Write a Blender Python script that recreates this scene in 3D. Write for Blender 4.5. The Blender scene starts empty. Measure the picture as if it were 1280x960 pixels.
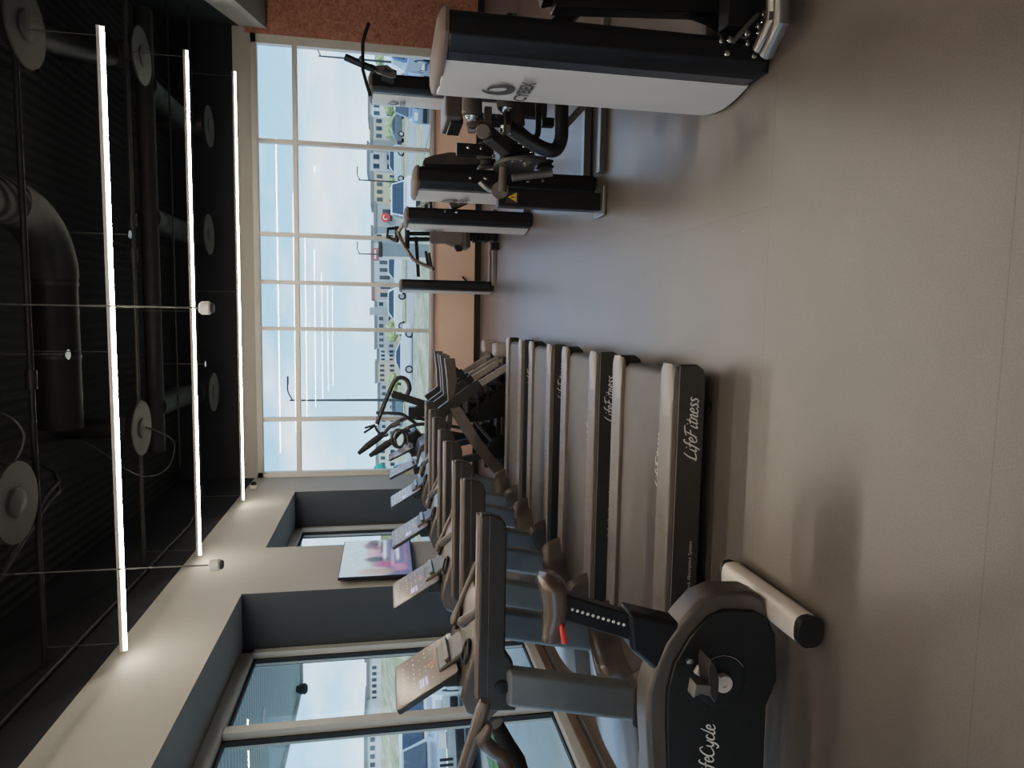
import bpy, bmesh, math, random
from mathutils import Vector, Matrix
random.seed(7)
scene = bpy.context.scene
C = scene.collection
R = math.radians
# ------------------------------------------------------------------ camera
FPX, YAW, PIT, EYE = 850.0, R(-5.48), R(10.51), 1.6
fwd = Vector((math.sin(YAW)*math.cos(PIT), math.cos(YAW)*math.cos(PIT), -math.sin(PIT)))
rgt = Vector((math.cos(YAW), -math.sin(YAW), 0))
dwn = Vector((-math.sin(YAW)*math.sin(PIT), -math.cos(YAW)*math.sin(PIT), -math.cos(PIT)))
cam_data = bpy.data.cameras.new('camera')
cam = bpy.data.objects.new('camera', cam_data); C.objects.link(cam)
cam_data.sensor_fit = 'HORIZONTAL'; cam_data.sensor_width = 36.0
cam_data.lens = FPX/1280*36.0
cam_data.clip_end = 1000
# the photo is turned a quarter: its right side is the floor, its top is the room's right
m = Matrix((dwn, rgt, -fwd)).transposed().to_4x4()
m.translation = Vector((0, 0, EYE))
cam.matrix_world = m
scene.camera = cam

def _ray(x, y): return fwd + rgt*((480-y)/FPX) + dwn*((x-640)/FPX)
def at(x, y, Y):
    d = _ray(x, y); t = Y/d.y; return Vector((d.x*t, Y, EYE+d.z*t))
def gz(x, y, Z=0.0):
    d = _ray(x, y); t = (Z-EYE)/d.z; return Vector((d.x*t, d.y*t, Z))
def ax(x, y, X):
    d = _ray(x, y); t = X/d.x; return Vector((X, d.y*t, EYE+d.z*t))

# ------------------------------------------------------------------ materials
MATS = {}
def mat(name, col, rough=0.5, metal=0.0, emit=None, es=0.0, var=0.0, vscale=8.0, bump=0.0, bscale=60.0, coat=0.0, spec=0.5):
    if name in MATS: return MATS[name]
    mt = bpy.data.materials.new(name); mt.use_nodes = True
    nt = mt.node_tree; b = nt.nodes['Principled BSDF']
    b.inputs['Base Color'].default_value = (*col, 1)
    b.inputs['Roughness'].default_value = rough
    b.inputs['Metallic'].default_value = metal
    b.inputs['Specular IOR Level'].default_value = spec
    b.inputs['Coat Weight'].default_value = coat
    b.inputs['Coat Roughness'].default_value = 0.12
    if emit:
        b.inputs['Emission Color'].default_value = (*emit, 1); b.inputs['Emission Strength'].default_value = es
    tc = nt.nodes.new('ShaderNodeTexCoord')
    if var > 0:
        n = nt.nodes.new('ShaderNodeTexNoise'); n.inputs['Scale'].default_value = vscale; n.inputs['Detail'].default_value = 5
        rp = nt.nodes.new('ShaderNodeValToRGB')
        rp.color_ramp.elements[0].position = .3; rp.color_ramp.elements[1].position = .7
        rp.color_ramp.elements[0].color = (*[c*(1-var) for c in col], 1)
        rp.color_ramp.elements[1].color = (*[min(1, c*(1+var)) for c in col], 1)
        nt.links.new(tc.outputs['Object'], n.inputs['Vector']); nt.links.new(n.outputs['Fac'], rp.inputs['Fac'])
        nt.links.new(rp.outputs['Color'], b.inputs['Base Color'])
    if bump > 0:
        n2 = nt.nodes.new('ShaderNodeTexNoise'); n2.inputs['Scale'].default_value = bscale; n2.inputs['Detail'].default_value = 4
        bp = nt.nodes.new('ShaderNodeBump'); bp.inputs['Strength'].default_value = bump; bp.inputs['Distance'].default_value = .01
        nt.links.new(tc.outputs['Object'], n2.inputs['Vector']); nt.links.new(n2.outputs['Fac'], bp.inputs['Height'])
        nt.links.new(bp.outputs['Normal'], b.inputs['Normal'])
    MATS[name] = mt
    return mt

M = {}
M['black'] = mat('black_powder_coat', (.012, .012, .014), .38, var=.2)
M['navy'] = mat('navy_sheen_black', (.022, .028, .04), .3, var=.1)
M['silver'] = mat('silver_shroud', (.66, .65, .64), .36, .2, var=.04, vscale=3)
M['cap'] = mat('tower_cap_plastic', (.12, .09, .082), .6, var=.1, spec=.3)
M['char'] = mat('charcoal_plastic', (.045, .042, .041), .36, var=.15)
M['brownp'] = mat('warm_grey_plastic', (.1, .083, .075), .3, var=.12, coat=.3)
M['frame'] = mat('painted_grey_frame', (.19, .2, .205), .32, .2, var=.08, coat=.3)
M['panel'] = mat('treadmill_side_paint', (.075, .072, .07), .35, .2, var=.06)
M['rail'] = mat('foot_rail_grip', (.19, .165, .152), .34, var=.1, bump=.05, bscale=200)
M['railcap'] = mat('foot_rail_cap', (.34, .3, .285), .25, var=.05)
M['railtop'] = mat('handrail_top_lit', (.2, .155, .135), .32, var=.06, coat=.3)  # lighter than the rail sides: reflected light put into the colour
M['belt'] = mat('treadmill_belt', (.115, .1, .093), .5, var=.08, bump=.05, bscale=300)
M['text'] = mat('white_lettering', (.8, .78, .75), .5, var=.02)
M['logo'] = mat('dark_grey_logo', (.07, .075, .08), .4, var=.1)
M['chrome'] = mat('chrome', (.75, .74, .72), .12, 1.0, var=.03)
M['steel'] = mat('grey_steel_tube', (.28, .27, .26), .3, .7, var=.05)
M['red'] = mat('red_plastic', (.75, .06, .05), .35, var=.08)
M['rubber'] = mat('black_rubber', (.014, .013, .013), .6, var=.2)
M['vinyl'] = mat('dark_brown_vinyl', (.075, .062, .058), .42, var=.1, bump=.05)
M['padgrey'] = mat('taupe_vinyl_pad', (.15, .135, .128), .45, var=.08)
M['seatgloss'] = mat('bike_saddle_vinyl', (.12, .09, .075), .25, var=.2, coat=.3)
M['bikesil'] = mat('bike_stabiliser_paint', (.78, .69, .63), .38, .1, var=.03)
M['bikerim'] = mat('bike_rim_frame', (.11, .098, .092), .36, .2, var=.06)
M['bikeblk'] = mat('bike_black_cover', (.018, .018, .018), .45, var=.15, bump=.04, bscale=250)
M['screen'] = mat('tablet_glass', (.25, .2, .18), .16, var=.08, vscale=30, emit=(.36, .27, .22), es=.32)
M['icons'] = mat('screen_icons', (.8, .8, .8), .5, emit=(.9, .88, .85), es=.6, var=.02)
M['iconred'] = mat('screen_icon_red', (.8, .1, .1), .5, emit=(.8, .12, .12), es=.22, var=.02)
M['iconvio'] = mat('screen_icon_violet', (.3, .25, .6), .5, emit=(.35, .3, .6), es=.5, var=.02)
M['beige'] = mat('warm_grey_plaster', (.37, .355, .33), .8, var=.03, vscale=2)
M['greywall'] = mat('grey_column_paint', (.36, .35, .335), .8, var=.03, vscale=2)
M['dkwall'] = mat('column_shaded_grey', (.062, .072, .085), .75, var=.05, vscale=3)  # column sides: their shade is put into this darker, bluer colour
M['tan'] = mat('tan_wall_paint', (.8, .56, .46), .75, var=.03, vscale=2)
M['blackwall'] = mat('black_upper_wall', (.014, .016, .021), .9, var=.15, vscale=3)
M['ductblk'] = mat('black_painted_metal', (.013, .013, .014), .55, var=.2)
M['ductgry'] = mat('dusty_black_duct', (.036, .036, .036), .6, var=.15)
M['alu'] = mat('window_frame_paint', (.6, .58, .55), .5, .1, var=.03)
M['aludk'] = mat('window_gasket', (.03, .03, .03), .6, var=.1)
M['basegrey'] = mat('grey_cove_base', (.36, .365, .36), .6, var=.05)
M['base'] = mat('black_skirting', (.016, .014, .013), .5, var=.1)
M['wsill'] = mat('brown_sill', (.2, .14, .11), .5, var=.1)
M['white'] = mat('white_plastic', (.75, .74, .72), .4, var=.02)
M['led'] = mat('led_diffuser', (1, 1, 1), .5, emit=(1, .88, .72), es=40, var=.01)
M['wire'] = mat('thin_grey_wire', (.1, .1, .1), .5, .3, var=.05)
M['conduit'] = mat('ceiling_conduit', (.06, .06, .06), .45, .4, var=.1)
M['warn'] = mat('warning_yellow', (.85, .6, .08), .5, var=.03)
M['raceway'] = mat('brushed_raceway', (.82, .87, .9), .28, .1, var=.05)
M['tvblk'] = mat('tv_bezel', (.01, .01, .012), .3, var=.1)
M['glasscar'] = mat('car_glass', (.05, .07, .09), .08, var=.1)
M['tyre'] = mat('tyre', (.02, .02, .02), .8, var=.1)
M['hub'] = mat('alloy_wheel', (.5, .5, .5), .3, .6, var=.05)

def ui_mat():
    mt = mat('tablet_interface', (.2, .15, .13), .18)
    nt = mt.node_tree; b = nt.nodes['Principled BSDF']
    vc = nt.nodes.new('ShaderNodeVertexColor'); vc.layer_name = 'paint'
    nt.links.new(vc.outputs['Color'], b.inputs['Base Color']); nt.links.new(vc.outputs['Color'], b.inputs['Emission Color']); b.inputs['Emission Strength'].default_value = .16
    return mt
M['uiscreen'] = ui_mat()
def grass_mat():
    mt = mat('dry_grass', (.3, .34, .15), .95)
    nt = mt.node_tree; b = nt.nodes['Principled BSDF']
    tc = nt.nodes.new('ShaderNodeTexCoord'); mp = nt.nodes.new('ShaderNodeMapping'); mp.inputs['Scale'].default_value = (1, .4, 1)
    n = nt.nodes.new('ShaderNodeTexNoise'); n.inputs['Scale'].default_value = .8; n.inputs['Detail'].default_value = 10; n.inputs['Roughness'].default_value = .75
    rp = nt.nodes.new('ShaderNodeValToRGB'); e = rp.color_ramp.elements
    e[0].position = .3; e[0].color = (.16, .24, .08, 1); e[1].position = .64; e[1].color = (.66, .58, .42, 1)
    k = e.new(.48); k.color = (.4, .39, .22, 1)
    nt.links.new(tc.outputs['Object'], mp.inputs['Vector']); nt.links.new(mp.outputs['Vector'], n.inputs['Vector'])
    nt.links.new(n.outputs['Fac'], rp.inputs['Fac']); nt.links.new(rp.outputs['Color'], b.inputs['Base Color'])
    return mt
M['grass'] = grass_mat()
M['green'] = mat('green_turf', (.16, .27, .07), .95, var=.4, vscale=3)
M['asphalt'] = mat('pale_asphalt', (.42, .43, .42), .9, var=.1, vscale=1)
M['walk'] = mat('pale_concrete', (.75, .78, .77), .85, var=.06, vscale=2)
M['leaf'] = mat('tree_leaves', (.36, .42, .2), .9, var=.5, vscale=3)
M['leafblue'] = mat('bluegreen_leaves', (.06, .3, .24), .9, var=.3, vscale=3)
M['bark'] = mat('bark', (.15, .12, .1), .9, var=.3)

def floor_mat():
    mt = mat('rubber_sheet_floor', (.14, .12, .108), .4, spec=.95)
    nt = mt.node_tree; b = nt.nodes['Principled BSDF']; L = nt.links.new
    tc = nt.nodes.new('ShaderNodeTexCoord')
    n = nt.nodes.new('ShaderNodeTexNoise'); n.inputs['Scale'].default_value = 1.3; n.inputs['Detail'].default_value = 6
    n2 = nt.nodes.new('ShaderNodeTexNoise'); n2.inputs['Scale'].default_value = 160; n2.inputs['Detail'].default_value = 2
    rp = nt.nodes.new('ShaderNodeValToRGB'); e = rp.color_ramp.elements
    e[0].position = .3; e[0].color = (.115, .098, .087, 1); e[1].position = .7; e[1].color = (.15, .127, .114, 1)
    L(tc.outputs['Object'], n.inputs['Vector']); L(tc.outputs['Object'], n2.inputs['Vector']); L(n.outputs['Fac'], rp.inputs['Fac'])
    mx = nt.nodes.new('ShaderNodeMixRGB'); mx.blend_type = 'OVERLAY'; mx.inputs['Fac'].default_value = .35
    L(rp.outputs['Color'], mx.inputs['Color1']); L(n2.outputs['Fac'], mx.inputs['Color2'])
    # pale specks
    v = nt.nodes.new('ShaderNodeTexVoronoi'); v.inputs['Scale'].default_value = 3.2
    L(tc.outputs['Object'], v.inputs['Vector'])
    lt = nt.nodes.new('ShaderNodeMath'); lt.operation = 'LESS_THAN'; lt.inputs[1].default_value = .012
    L(v.outputs['Distance'], lt.inputs[0])
    sp = nt.nodes.new('ShaderNodeMixRGB'); L(lt.outputs[0], sp.inputs['Fac']); L(mx.outputs['Color'], sp.inputs['Color1']); sp.inputs['Color2'].default_value = (.4, .37, .34, 1)
    # sheet seams
    br = nt.nodes.new('ShaderNodeTexBrick'); br.inputs['Scale'].default_value = 1.0
    br.inputs['Brick Width'].default_value = 9.0; br.inputs['Row Height'].default_value = 1.16
    br.inputs['Mortar Size'].default_value = .003; br.inputs['Mortar Smooth'].default_value = .3
    br.inputs['Color1'].default_value = (1, 1, 1, 1); br.inputs['Color2'].default_value = (.95, .95, .95, 1); br.inputs['Mortar'].default_value = (.62, .62, .62, 1)
    mp = nt.nodes.new('ShaderNodeMapping'); mp.inputs['Location'].default_value = (4.0, -1.53+1.16*3, 0)
    L(tc.outputs['Object'], mp.inputs['Vector']); L(mp.outputs['Vector'], br.inputs['Vector'])
    ml = nt.nodes.new('ShaderNodeMixRGB'); ml.blend_type = 'MULTIPLY'; ml.inputs['Fac'].default_value = .7
    L(sp.outputs['Color'], ml.inputs['Color1']); L(br.outputs['Color'], ml.inputs['Color2'])
    L(ml.outputs['Color'], b.inputs['Base Color'])
    rr = nt.nodes.new('ShaderNodeMapRange'); rr.inputs['To Min'].default_value = .28; rr.inputs['To Max'].default_value = .38
    L(n.outputs['Fac'], rr.inputs['Value']); L(rr.outputs['Result'], b.inputs['Roughness'])
    bp = nt.nodes.new('ShaderNodeBump'); bp.inputs['Strength'].default_value = .12; bp.inputs['Distance'].default_value = .004
    L(n2.outputs['Fac'], bp.inputs['Height']); L(bp.outputs['Normal'], b.inputs['Normal'])
    return mt
M['floor'] = floor_mat()

def wood_mat():
    mt = mat('brown_osb_board', (.25, .12, .08), .6)
    nt = mt.node_tree; b = nt.nodes['Principled BSDF']; L = nt.links.new
    tc = nt.nodes.new('ShaderNodeTexCoord')
    n = nt.nodes.new('ShaderNodeTexNoise'); n.inputs['Scale'].default_value = 14; n.inputs['Detail'].default_value = 8; n.inputs['Distortion'].default_value = 1.5
    rp = nt.nodes.new('ShaderNodeValToRGB'); e = rp.color_ramp.elements
    e[0].position = .3; e[0].color = (.26, .115, .08, 1); e[1].position = .72; e[1].color = (.52, .28, .21, 1)
    L(tc.outputs['Object'], n.inputs['Vector']); L(n.outputs['Fac'], rp.inputs['Fac']); L(rp.outputs['Color'], b.inputs['Base Color'])
    return mt
M['wood'] = wood_mat()

def ridge_mat(name, c0, c1, scale, rough=.8, axis='X'):
    mt = mat(name, c0, rough)
    nt = mt.node_tree; b = nt.nodes['Principled BSDF']; L = nt.links.new
    tc = nt.nodes.new('ShaderNodeTexCoord')
    w = nt.nodes.new('ShaderNodeTexWave'); w.bands_direction = axis; w.inputs['Scale'].default_value = scale; w.inputs['Distortion'].default_value = .05
    rp = nt.nodes.new('ShaderNodeValToRGB'); rp.color_ramp.elements[0].color = (*c0, 1); rp.color_ramp.elements[1].color = (*c1, 1)
    L(tc.outputs['Object'], w.inputs['Vector']); L(w.outputs['Fac'], rp.inputs['Fac']); L(rp.outputs['Color'], b.inputs['Base Color'])
    bp = nt.nodes.new('ShaderNodeBump'); bp.inputs['Strength'].default_value = .6; bp.inputs['Distance'].default_value = .03
    L(w.outputs['Fac'], bp.inputs['Height']); L(bp.outputs['Normal'], b.inputs['Normal'])
    return mt
M['deck'] = ridge_mat('black_ribbed_deck', (.015, .015, .016), (.022, .022, .0225), 3.0)
M['canopy'] = ridge_mat('ribbed_grey_canopy', (.5, .55, .55), (.75, .8, .8), 2.2, axis='Y')
M['spiral'] = ridge_mat('spiral_duct', (.022, .022, .022), (.036, .036, .035), 4.0, axis='DIAGONAL')

def glass_mat():
    mt = bpy.data.materials.new('window_glass'); mt.use_nodes = True
    nt = mt.node_tree; nt.nodes.clear(); L = nt.links.new
    o = nt.nodes.new('ShaderNodeOutputMaterial'); t = nt.nodes.new('ShaderNodeBsdfTransparent'); g = nt.nodes.new('ShaderNodeBsdfGlossy')
    t.inputs['Color'].default_value = (.91, .965, .945, 1); g.inputs['Roughness'].default_value = .0
    lw = nt.nodes.new('ShaderNodeLayerWeight'); lw.inputs['Blend'].default_value = .5
    pw = nt.nodes.new('ShaderNodeMath'); pw.operation = 'POWER'; L(lw.outputs['Facing'], pw.inputs[0]); pw.inputs[1].default_value = 5
    fr = nt.nodes.new('ShaderNodeMapRange'); L(pw.outputs[0], fr.inputs['Value']); fr.inputs['To Min'].default_value = .06; fr.inputs['To Max'].default_value = 1
    mx = nt.nodes.new('ShaderNodeMixShader'); L(fr.outputs['Result'], mx.inputs[0]); L(t.outputs[0], mx.inputs[1]); L(g.outputs[0], mx.inputs[2]); L(mx.outputs[0], o.inputs[0])
    return mt
M['glass'] = glass_mat()

# ------------------------------------------------------------------ mesh builder
ORG = {}
class MB:
    def __init__(s): s.v = []; s.f = []
    def add(s, vs, fs):
        b = len(s.v); s.v += [Vector(p) for p in vs]; s.f += [[i+b for i in q] for q in fs]; return s
    def box(s, x0, x1, y0, y1, z0, z1):
        return s.add([(x, y, z) for z in (z0, z1) for y in (y0, y1) for x in (x0, x1)],
                     [(0, 2, 3, 1), (4, 5, 7, 6), (0, 1, 5, 4), (2, 6, 7, 3), (0, 4, 6, 2), (1, 3, 7, 5)])
    def bar(s, p, q, w, h, up=(0, 0, 1)):          # rectangular bar, w across, h along up
        p, q = Vector(p), Vector(q); d = (q-p).normalized(); u = Vector(up)
        a = d.cross(u)
        if a.length < 1e-4: a = d.cross(Vector((1, 0, 0)))
        a.normalize(); u = a.cross(d).normalized()
        vs = [b + a*(w/2*i) + u*(h/2*j) for b in (p, q) for i, j in ((-1, -1), (1, -1), (1, 1), (-1, 1))]
        return s.add(vs, [(0, 1, 2, 3), (7, 6, 5, 4), (0, 4, 5, 1), (1, 5, 6, 2), (2, 6, 7, 3), (3, 7, 4, 0)])
    def prism(s, poly, axis, a, b):                # poly in the other two axes, in order
        def P(u, v, t): return {'X': (t, u, v), 'Y': (u, t, v), 'Z': (u, v, t)}[axis]
        n = len(poly)
        vs = [P(u, v, a) for u, v in poly] + [P(u, v, b) for u, v in poly]
        return s.add(vs, [list(range(n))[::-1], list(range(n, 2*n))] + [(i, (i+1) % n, n+(i+1) % n, n+i) for i in range(n)])
    def tube(s, pts, r, seg=12, smooth=0, cap=True):
        pts = [Vector(p) for p in pts]
        rs = list(r) if isinstance(r, (list, tuple)) else [r]*len(pts)
        if smooth and len(pts) > 2:
            o, orr = [], []
            for i in range(len(pts)-1):
                p0, p1, p2, p3 = pts[max(i-1, 0)], pts[i], pts[i+1], pts[min(i+2, len(pts)-1)]
                for k in range(smooth):
                    t = k/smooth
                    o.append(.5*((2*p1)+(p2-p0)*t+(2*p0-5*p1+4*p2-p3)*t*t+(3*p1-p0-3*p2+p3)*t**3)); orr.append(rs[i]*(1-t)+rs[i+1]*t)
            o.append(pts[-1]); orr.append(rs[-1]); pts, rs = o, orr
        n = len(pts); vs = []; prev = None
        for i, p in enumerate(pts):
            d = (pts[min(i+1, n-1)]-pts[max(i-1, 0)]).normalized()
            if prev is None:
                a = d.cross(Vector((0, 0, 1)))
                if a.length < .05: a = d.cross(Vector((1, 0, 0)))
            else: a = prev - d*prev.dot(d)
            a.normalize(); prev = a; b = d.cross(a)
            vs += [p + (a*math.cos(2*math.pi*k/seg) + b*math.sin(2*math.pi*k/seg))*rs[i] for k in range(seg)]
        fs = [(i*seg+k, i*seg+(k+1) % seg, (i+1)*seg+(k+1) % seg, (i+1)*seg+k) for i in range(n-1) for k in range(seg)]
        if cap: fs += [list(range(seg))[::-1], list(range((n-1)*seg, n*seg))]
        return s.add(vs, fs)
    def lathe(s, prof, c, axis, seg=24):           # prof: (radius, height along axis)
        c = Vector(c); d = Vector(axis).normalized()
        a = d.cross(Vector((0, 0, 1)))
        if a.length < .05: a = d.cross(Vector((1, 0, 0)))
        a.normalize(); b = d.cross(a); n = len(prof)
        vs = [c + d*h + (a*math.cos(2*math.pi*k/seg)+b*math.sin(2*math.pi*k/seg))*max(r, 1e-4) for r, h in prof for k in range(seg)]
        fs = [(i*seg+k, i*seg+(k+1) % seg, (i+1)*seg+(k+1) % seg, (i+1)*seg+k) for i in range(n-1) for k in range(seg)]
        fs += [list(range(seg))[::-1], list(range((n-1)*seg, n*seg))]
        return s.add(vs, fs)
    def quad(s, a, b, c, d): return s.add([a, b, c, d], [(0, 1, 2, 3)])
    def ball(s, c, r, seg=12, sq=(1, 1, 1)):
        c = Vector(c); vs = []; k = seg//2
        for i in range(1, k):
            t = math.pi*i/k
            vs += [c+Vector((math.sin(t)*math.cos(2*math.pi*j/seg)*r*sq[0], math.sin(t)*math.sin(2*math.pi*j/seg)*r*sq[1], math.cos(t)*r*sq[2])) for j in range(seg)]
        vs += [c+Vector((0, 0, r*sq[2])), c-Vector((0, 0, r*sq[2]))]; T = len(vs)-2
        fs = [(i*seg+j, (i+1)*seg+j, (i+1)*seg+(j+1) % seg, i*seg+(j+1) % seg) for i in range(k-2) for j in range(seg)]
        fs += [(T, j, (j+1) % seg) for j in range(seg)] + [(T+1, (k-2)*seg+(j+1) % seg, (k-2)*seg+j) for j in range(seg)]
        return s.add(vs, fs)
    def grid(s, fn, nu, nv):
        vs = [fn(i/nu, j/nv) for i in range(nu+1) for j in range(nv+1)]
        return s.add(vs, [(i*(nv+1)+j, (i+1)*(nv+1)+j, (i+1)*(nv+1)+j+1, i*(nv+1)+j+1) for i in range(nu) for j in range(nv)])

def obj(name, mb, m, parent=None, bevel=0.0, flat=False, org=None, seg=2):
    me = bpy.data.meshes.new(name)
    o = bpy.data.objects.new(name, me); C.objects.link(o)
    if parent is not None:
        o.parent = parent; off = ORG[parent]; ORG[o] = off
    else:
        if org is None: org = Vector((0, 0, 0))
        off = Vector(org); o.location = off; ORG[o] = off
    me.from_pydata([tuple(p-off) for p in mb.v], [], mb.f)
    bm = bmesh.new(); bm.from_mesh(me); bmesh.ops.recalc_face_normals(bm, faces=bm.faces); bm.to_mesh(me); bm.free()
    me.materials.append(m)
    if not flat:
        me.shade_smooth(); me.set_sharp_from_angle(angle=R(38))
    if bevel:
        b = o.modifiers.new('bevel', 'BEVEL'); b.width = bevel; b.segments = seg; b.limit_method = 'ANGLE'; b.angle_limit = R(40); b.harden_normals = True
    return o

def tag(o, label, cat, group=None, kind=None):
    o['label'] = label; o['category'] = cat
    if group: o['group'] = group
    if kind: o['kind'] = kind
    return o
def thing(name, label, cat, loc, group=None):
    o = bpy.data.objects.new(name, None); C.objects.link(o); o.location = Vector(loc); ORG[o] = Vector(loc)
    o.empty_display_size = .1
    return tag(o, label, cat, group)
def solo(name, mb, m, label, cat, org, group=None, **k):
    return tag(obj(name, mb, m, None, org=org, **k), label, cat, group)
def struct(name, mb, m, parent=None, **k):
    o = obj(name, mb, m, parent, **k)
    if parent is None: o['kind'] = 'structure'
    return o
def dup(root, loc, label):
    r = root.copy(); C.objects.link(r); r.location = Vector(loc); r['label'] = label
    for ch in list(root.children):
        c = ch.copy(); C.objects.link(c); c.parent = r
        for g in list(ch.children):
            d = g.copy(); C.objects.link(d); d.parent = c
    return r

def text_mb(body, origin, xd, yd, size, depth=.002, shear=0.0, bold=0.0, space=1.0, align='CENTER'):
    cu = bpy.data.curves.new('lettering', 'FONT'); cu.body = body; cu.size = size; cu.shear = shear; cu.offset = bold
    cu.space_character = space; cu.align_x = align; cu.align_y = 'CENTER'; cu.resolution_u = 3
    o = bpy.data.objects.new('lettering', cu); C.objects.link(o)
    bpy.context.view_layer.update()
    me = bpy.data.meshes.new_from_object(o.evaluated_get(bpy.context.evaluated_depsgraph_get()))
    xd, yd = Vector(xd).normalized(), Vector(yd).normalized(); zd = xd.cross(yd)
    mb = MB(); mb.v = [Vector(origin)+xd*v.co.x+yd*v.co.y+zd*depth for v in me.vertices]; mb.f = [list(p.vertices) for p in me.polygons]
    bpy.data.objects.remove(o); bpy.data.curves.remove(cu); bpy.data.meshes.remove(me)
    return mb

GLYPH = {
 'L': (.66, [[(.42, 1), (.2, .55), (.1, .1), (-.02, .0)], [(-.02, .03), (.3, -.02), (.62, .12)]]),
 'i': (.27, [[(.14, .56), (.04, .08), (.12, 0), (.25, .1)], [(.19, .76), (.23, .82)]]),
 'f': (.4, [[(.52, .93), (.4, 1.02), (.26, .8), (.1, .1), (-.04, -.28)], [(0, .5), (.4, .57)]]),
 'e': (.43, [[(.05, .28), (.28, .34), (.33, .5), (.2, .59), (.05, .36), (.08, .06), (.24, 0), (.43, .16)]]),
 'F': (.66, [[(.28, .9), (.12, .4), (0, -.02)], [(-.02, .84), (.3, .96), (.74, 1.0)], [(.08, .48), (.48, .55)]]),
 't': (.36, [[(.27, .88), (.1, .2), (.12, .02), (.3, .1)], [(0, .57), (.42, .63)]]),
 'n': (.47, [[(.12, .56), (.0, 0)], [(.05, .3), (.25, .57), (.33, .48), (.26, .1), (.35, .01), (.46, .1)]]),
 's': (.38, [[(.36, .5), (.22, .59), (.1, .46), (.28, .2), (.17, 0), (-.02, .08)]]),
 'C': (.66, [[(.6, .78), (.44, 1.0), (.15, .75), (.0, .3), (.14, 0), (.4, .04), (.62, .22)]]),
 'y': (.46, [[(.06, .56), (.03, .2), (.18, .04), (.34, .3)], [(.42, .56), (.26, -.12), (.06, -.32), (-.06, -.16)]]),
 'c': (.4, [[(.36, .45), (.25, .58), (.08, .4), (.05, .1), (.2, 0), (.4, .14)]]),
 'l': (.29, [[(.32, 1), (.1, .3), (.06, .05), (.17, 0), (.3, .1)]])}
def brush_mb(word, origin, xd, yd, size, depth=.002, slant=.22, wdt=.1):
    xd, yd = Vector(xd).normalized(), Vector(yd).normalized(); zd = xd.cross(yd)
    tot = sum(GLYPH[ch][0] for ch in word); x = -tot/2; mb = MB()
    for ch in word:
        adv, strokes = GLYPH[ch]
        for st in strokes:
            pts = [Vector((a, b)) for a, b in st]; sm = []
            for i in range(len(pts)-1):
                p0, p1, p2, p3 = pts[max(i-1, 0)], pts[i], pts[i+1], pts[min(i+2, len(pts)-1)]
                for k in range(5):
                    t = k/5; sm.append(.5*((2*p1)+(p2-p0)*t+(2*p0-5*p1+4*p2-p3)*t*t+(3*p1-p0-3*p2+p3)*t**3))
            sm.append(pts[-1]); n = len(sm); vs = []
            for i, p in enumerate(sm):
                d = (sm[min(i+1, n-1)]-sm[max(i-1, 0)]).normalized(); w = wdt*(.45+.55*math.sin(math.pi*(i+.6)/(n+.2)))*.62
                for sg in (1, -1):
                    q = p+Vector((-d.y, d.x))*w*sg; q = Vector((q.x+x+q.y*slant, q.y-.5))
                    vs.append(Vector(origin)+xd*q.x*size+yd*q.y*size+zd*depth)
            mb.add(vs, [(2*i, 2*i+1, 2*i+3, 2*i+2) for i in range(n-1)])
        x += adv
    return mb

# ------------------------------------------------------------------ the setting
WL, SOF, FAR, BACK, RW, TOP = -3.3, -2.7, 11.75, -5.0, 9.0, 4.9
struct('floor', MB().box(WL-.1, RW, BACK, FAR+.1, -.12, 0), M['floor'])
struct('ceiling', MB().box(WL-.1, RW, BACK, FAR+.1, TOP, TOP+.1), M['deck'])
struct('wall_back', MB().box(WL-.1, RW, BACK-.1, BACK, 0, TOP), M['greywall'])
struct('wall_right', MB().box(RW, RW+.1, BACK, FAR, 0, TOP), M['greywall'])
# far wall pieces round window_1
WX0, WX1, WZ0, WZ1 = -2.7, 4.42, .83, 3.70
struct('wall_far', MB().box(-3.3, WX1, FAR, FAR+.15, .1, WZ0-.03), M['tan'])
struct('wall_far_top', MB().box(-3.3, RW, FAR-.02, FAR+.15, WZ1, 3.97), M['beige'])
struct('wall_far_upper', MB().box(-3.3, RW, FAR-.02, FAR+.15, 3.97, TOP), M['blackwall'])
struct('wall_far_right', MB().box(WX1, RW, FAR-.035, FAR+.15, .1, WZ1+.08), M['wood'])
struct('baseboard_far', MB().box(-2.7, RW, FAR-.035, FAR+.1, 0, .1), M['base'])
struct('trim_sill_far', MB().box(WX0, WX1, FAR-.05, FAR+.12, WZ0-.03, WZ0+.01), M['beige'], bevel=.005)
# black-over-grey bulkhead along the left windows
struct('trim_bulkhead_left', MB().box(WL-.15, SOF, BACK, FAR-.02, 2.98, 3.75), M['beige'])
struct('wall_left_upper', MB().box(WL-.15, SOF, BACK, FAR-.02, 3.75, TOP), M['blackwall'])
# columns between the left windows
mb = MB().box(WL-.15, SOF, 6.75, 8.1, 0, 2.98)
col1 = struct('trim_column_left', mb, M['dkwall'])
struct('column_face', MB().box(SOF, SOF+.004, 6.752, 8.1, 0.1, 2.98), M['greywall'], col1)
struct('column_skirting', MB().box(SOF, SOF+.012, 6.75, 8.1, 0, .1), M['base'], col1)
col2 = struct('trim_column_corner', MB().box(WL-.15, SOF, 10.72, FAR-.02, 0, 2.98), M['dkwall'])
struct('column_face', MB().box(SOF, SOF+.004, 10.722, FAR-.02, .1, 2.98), M['greywall'], col2)
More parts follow.
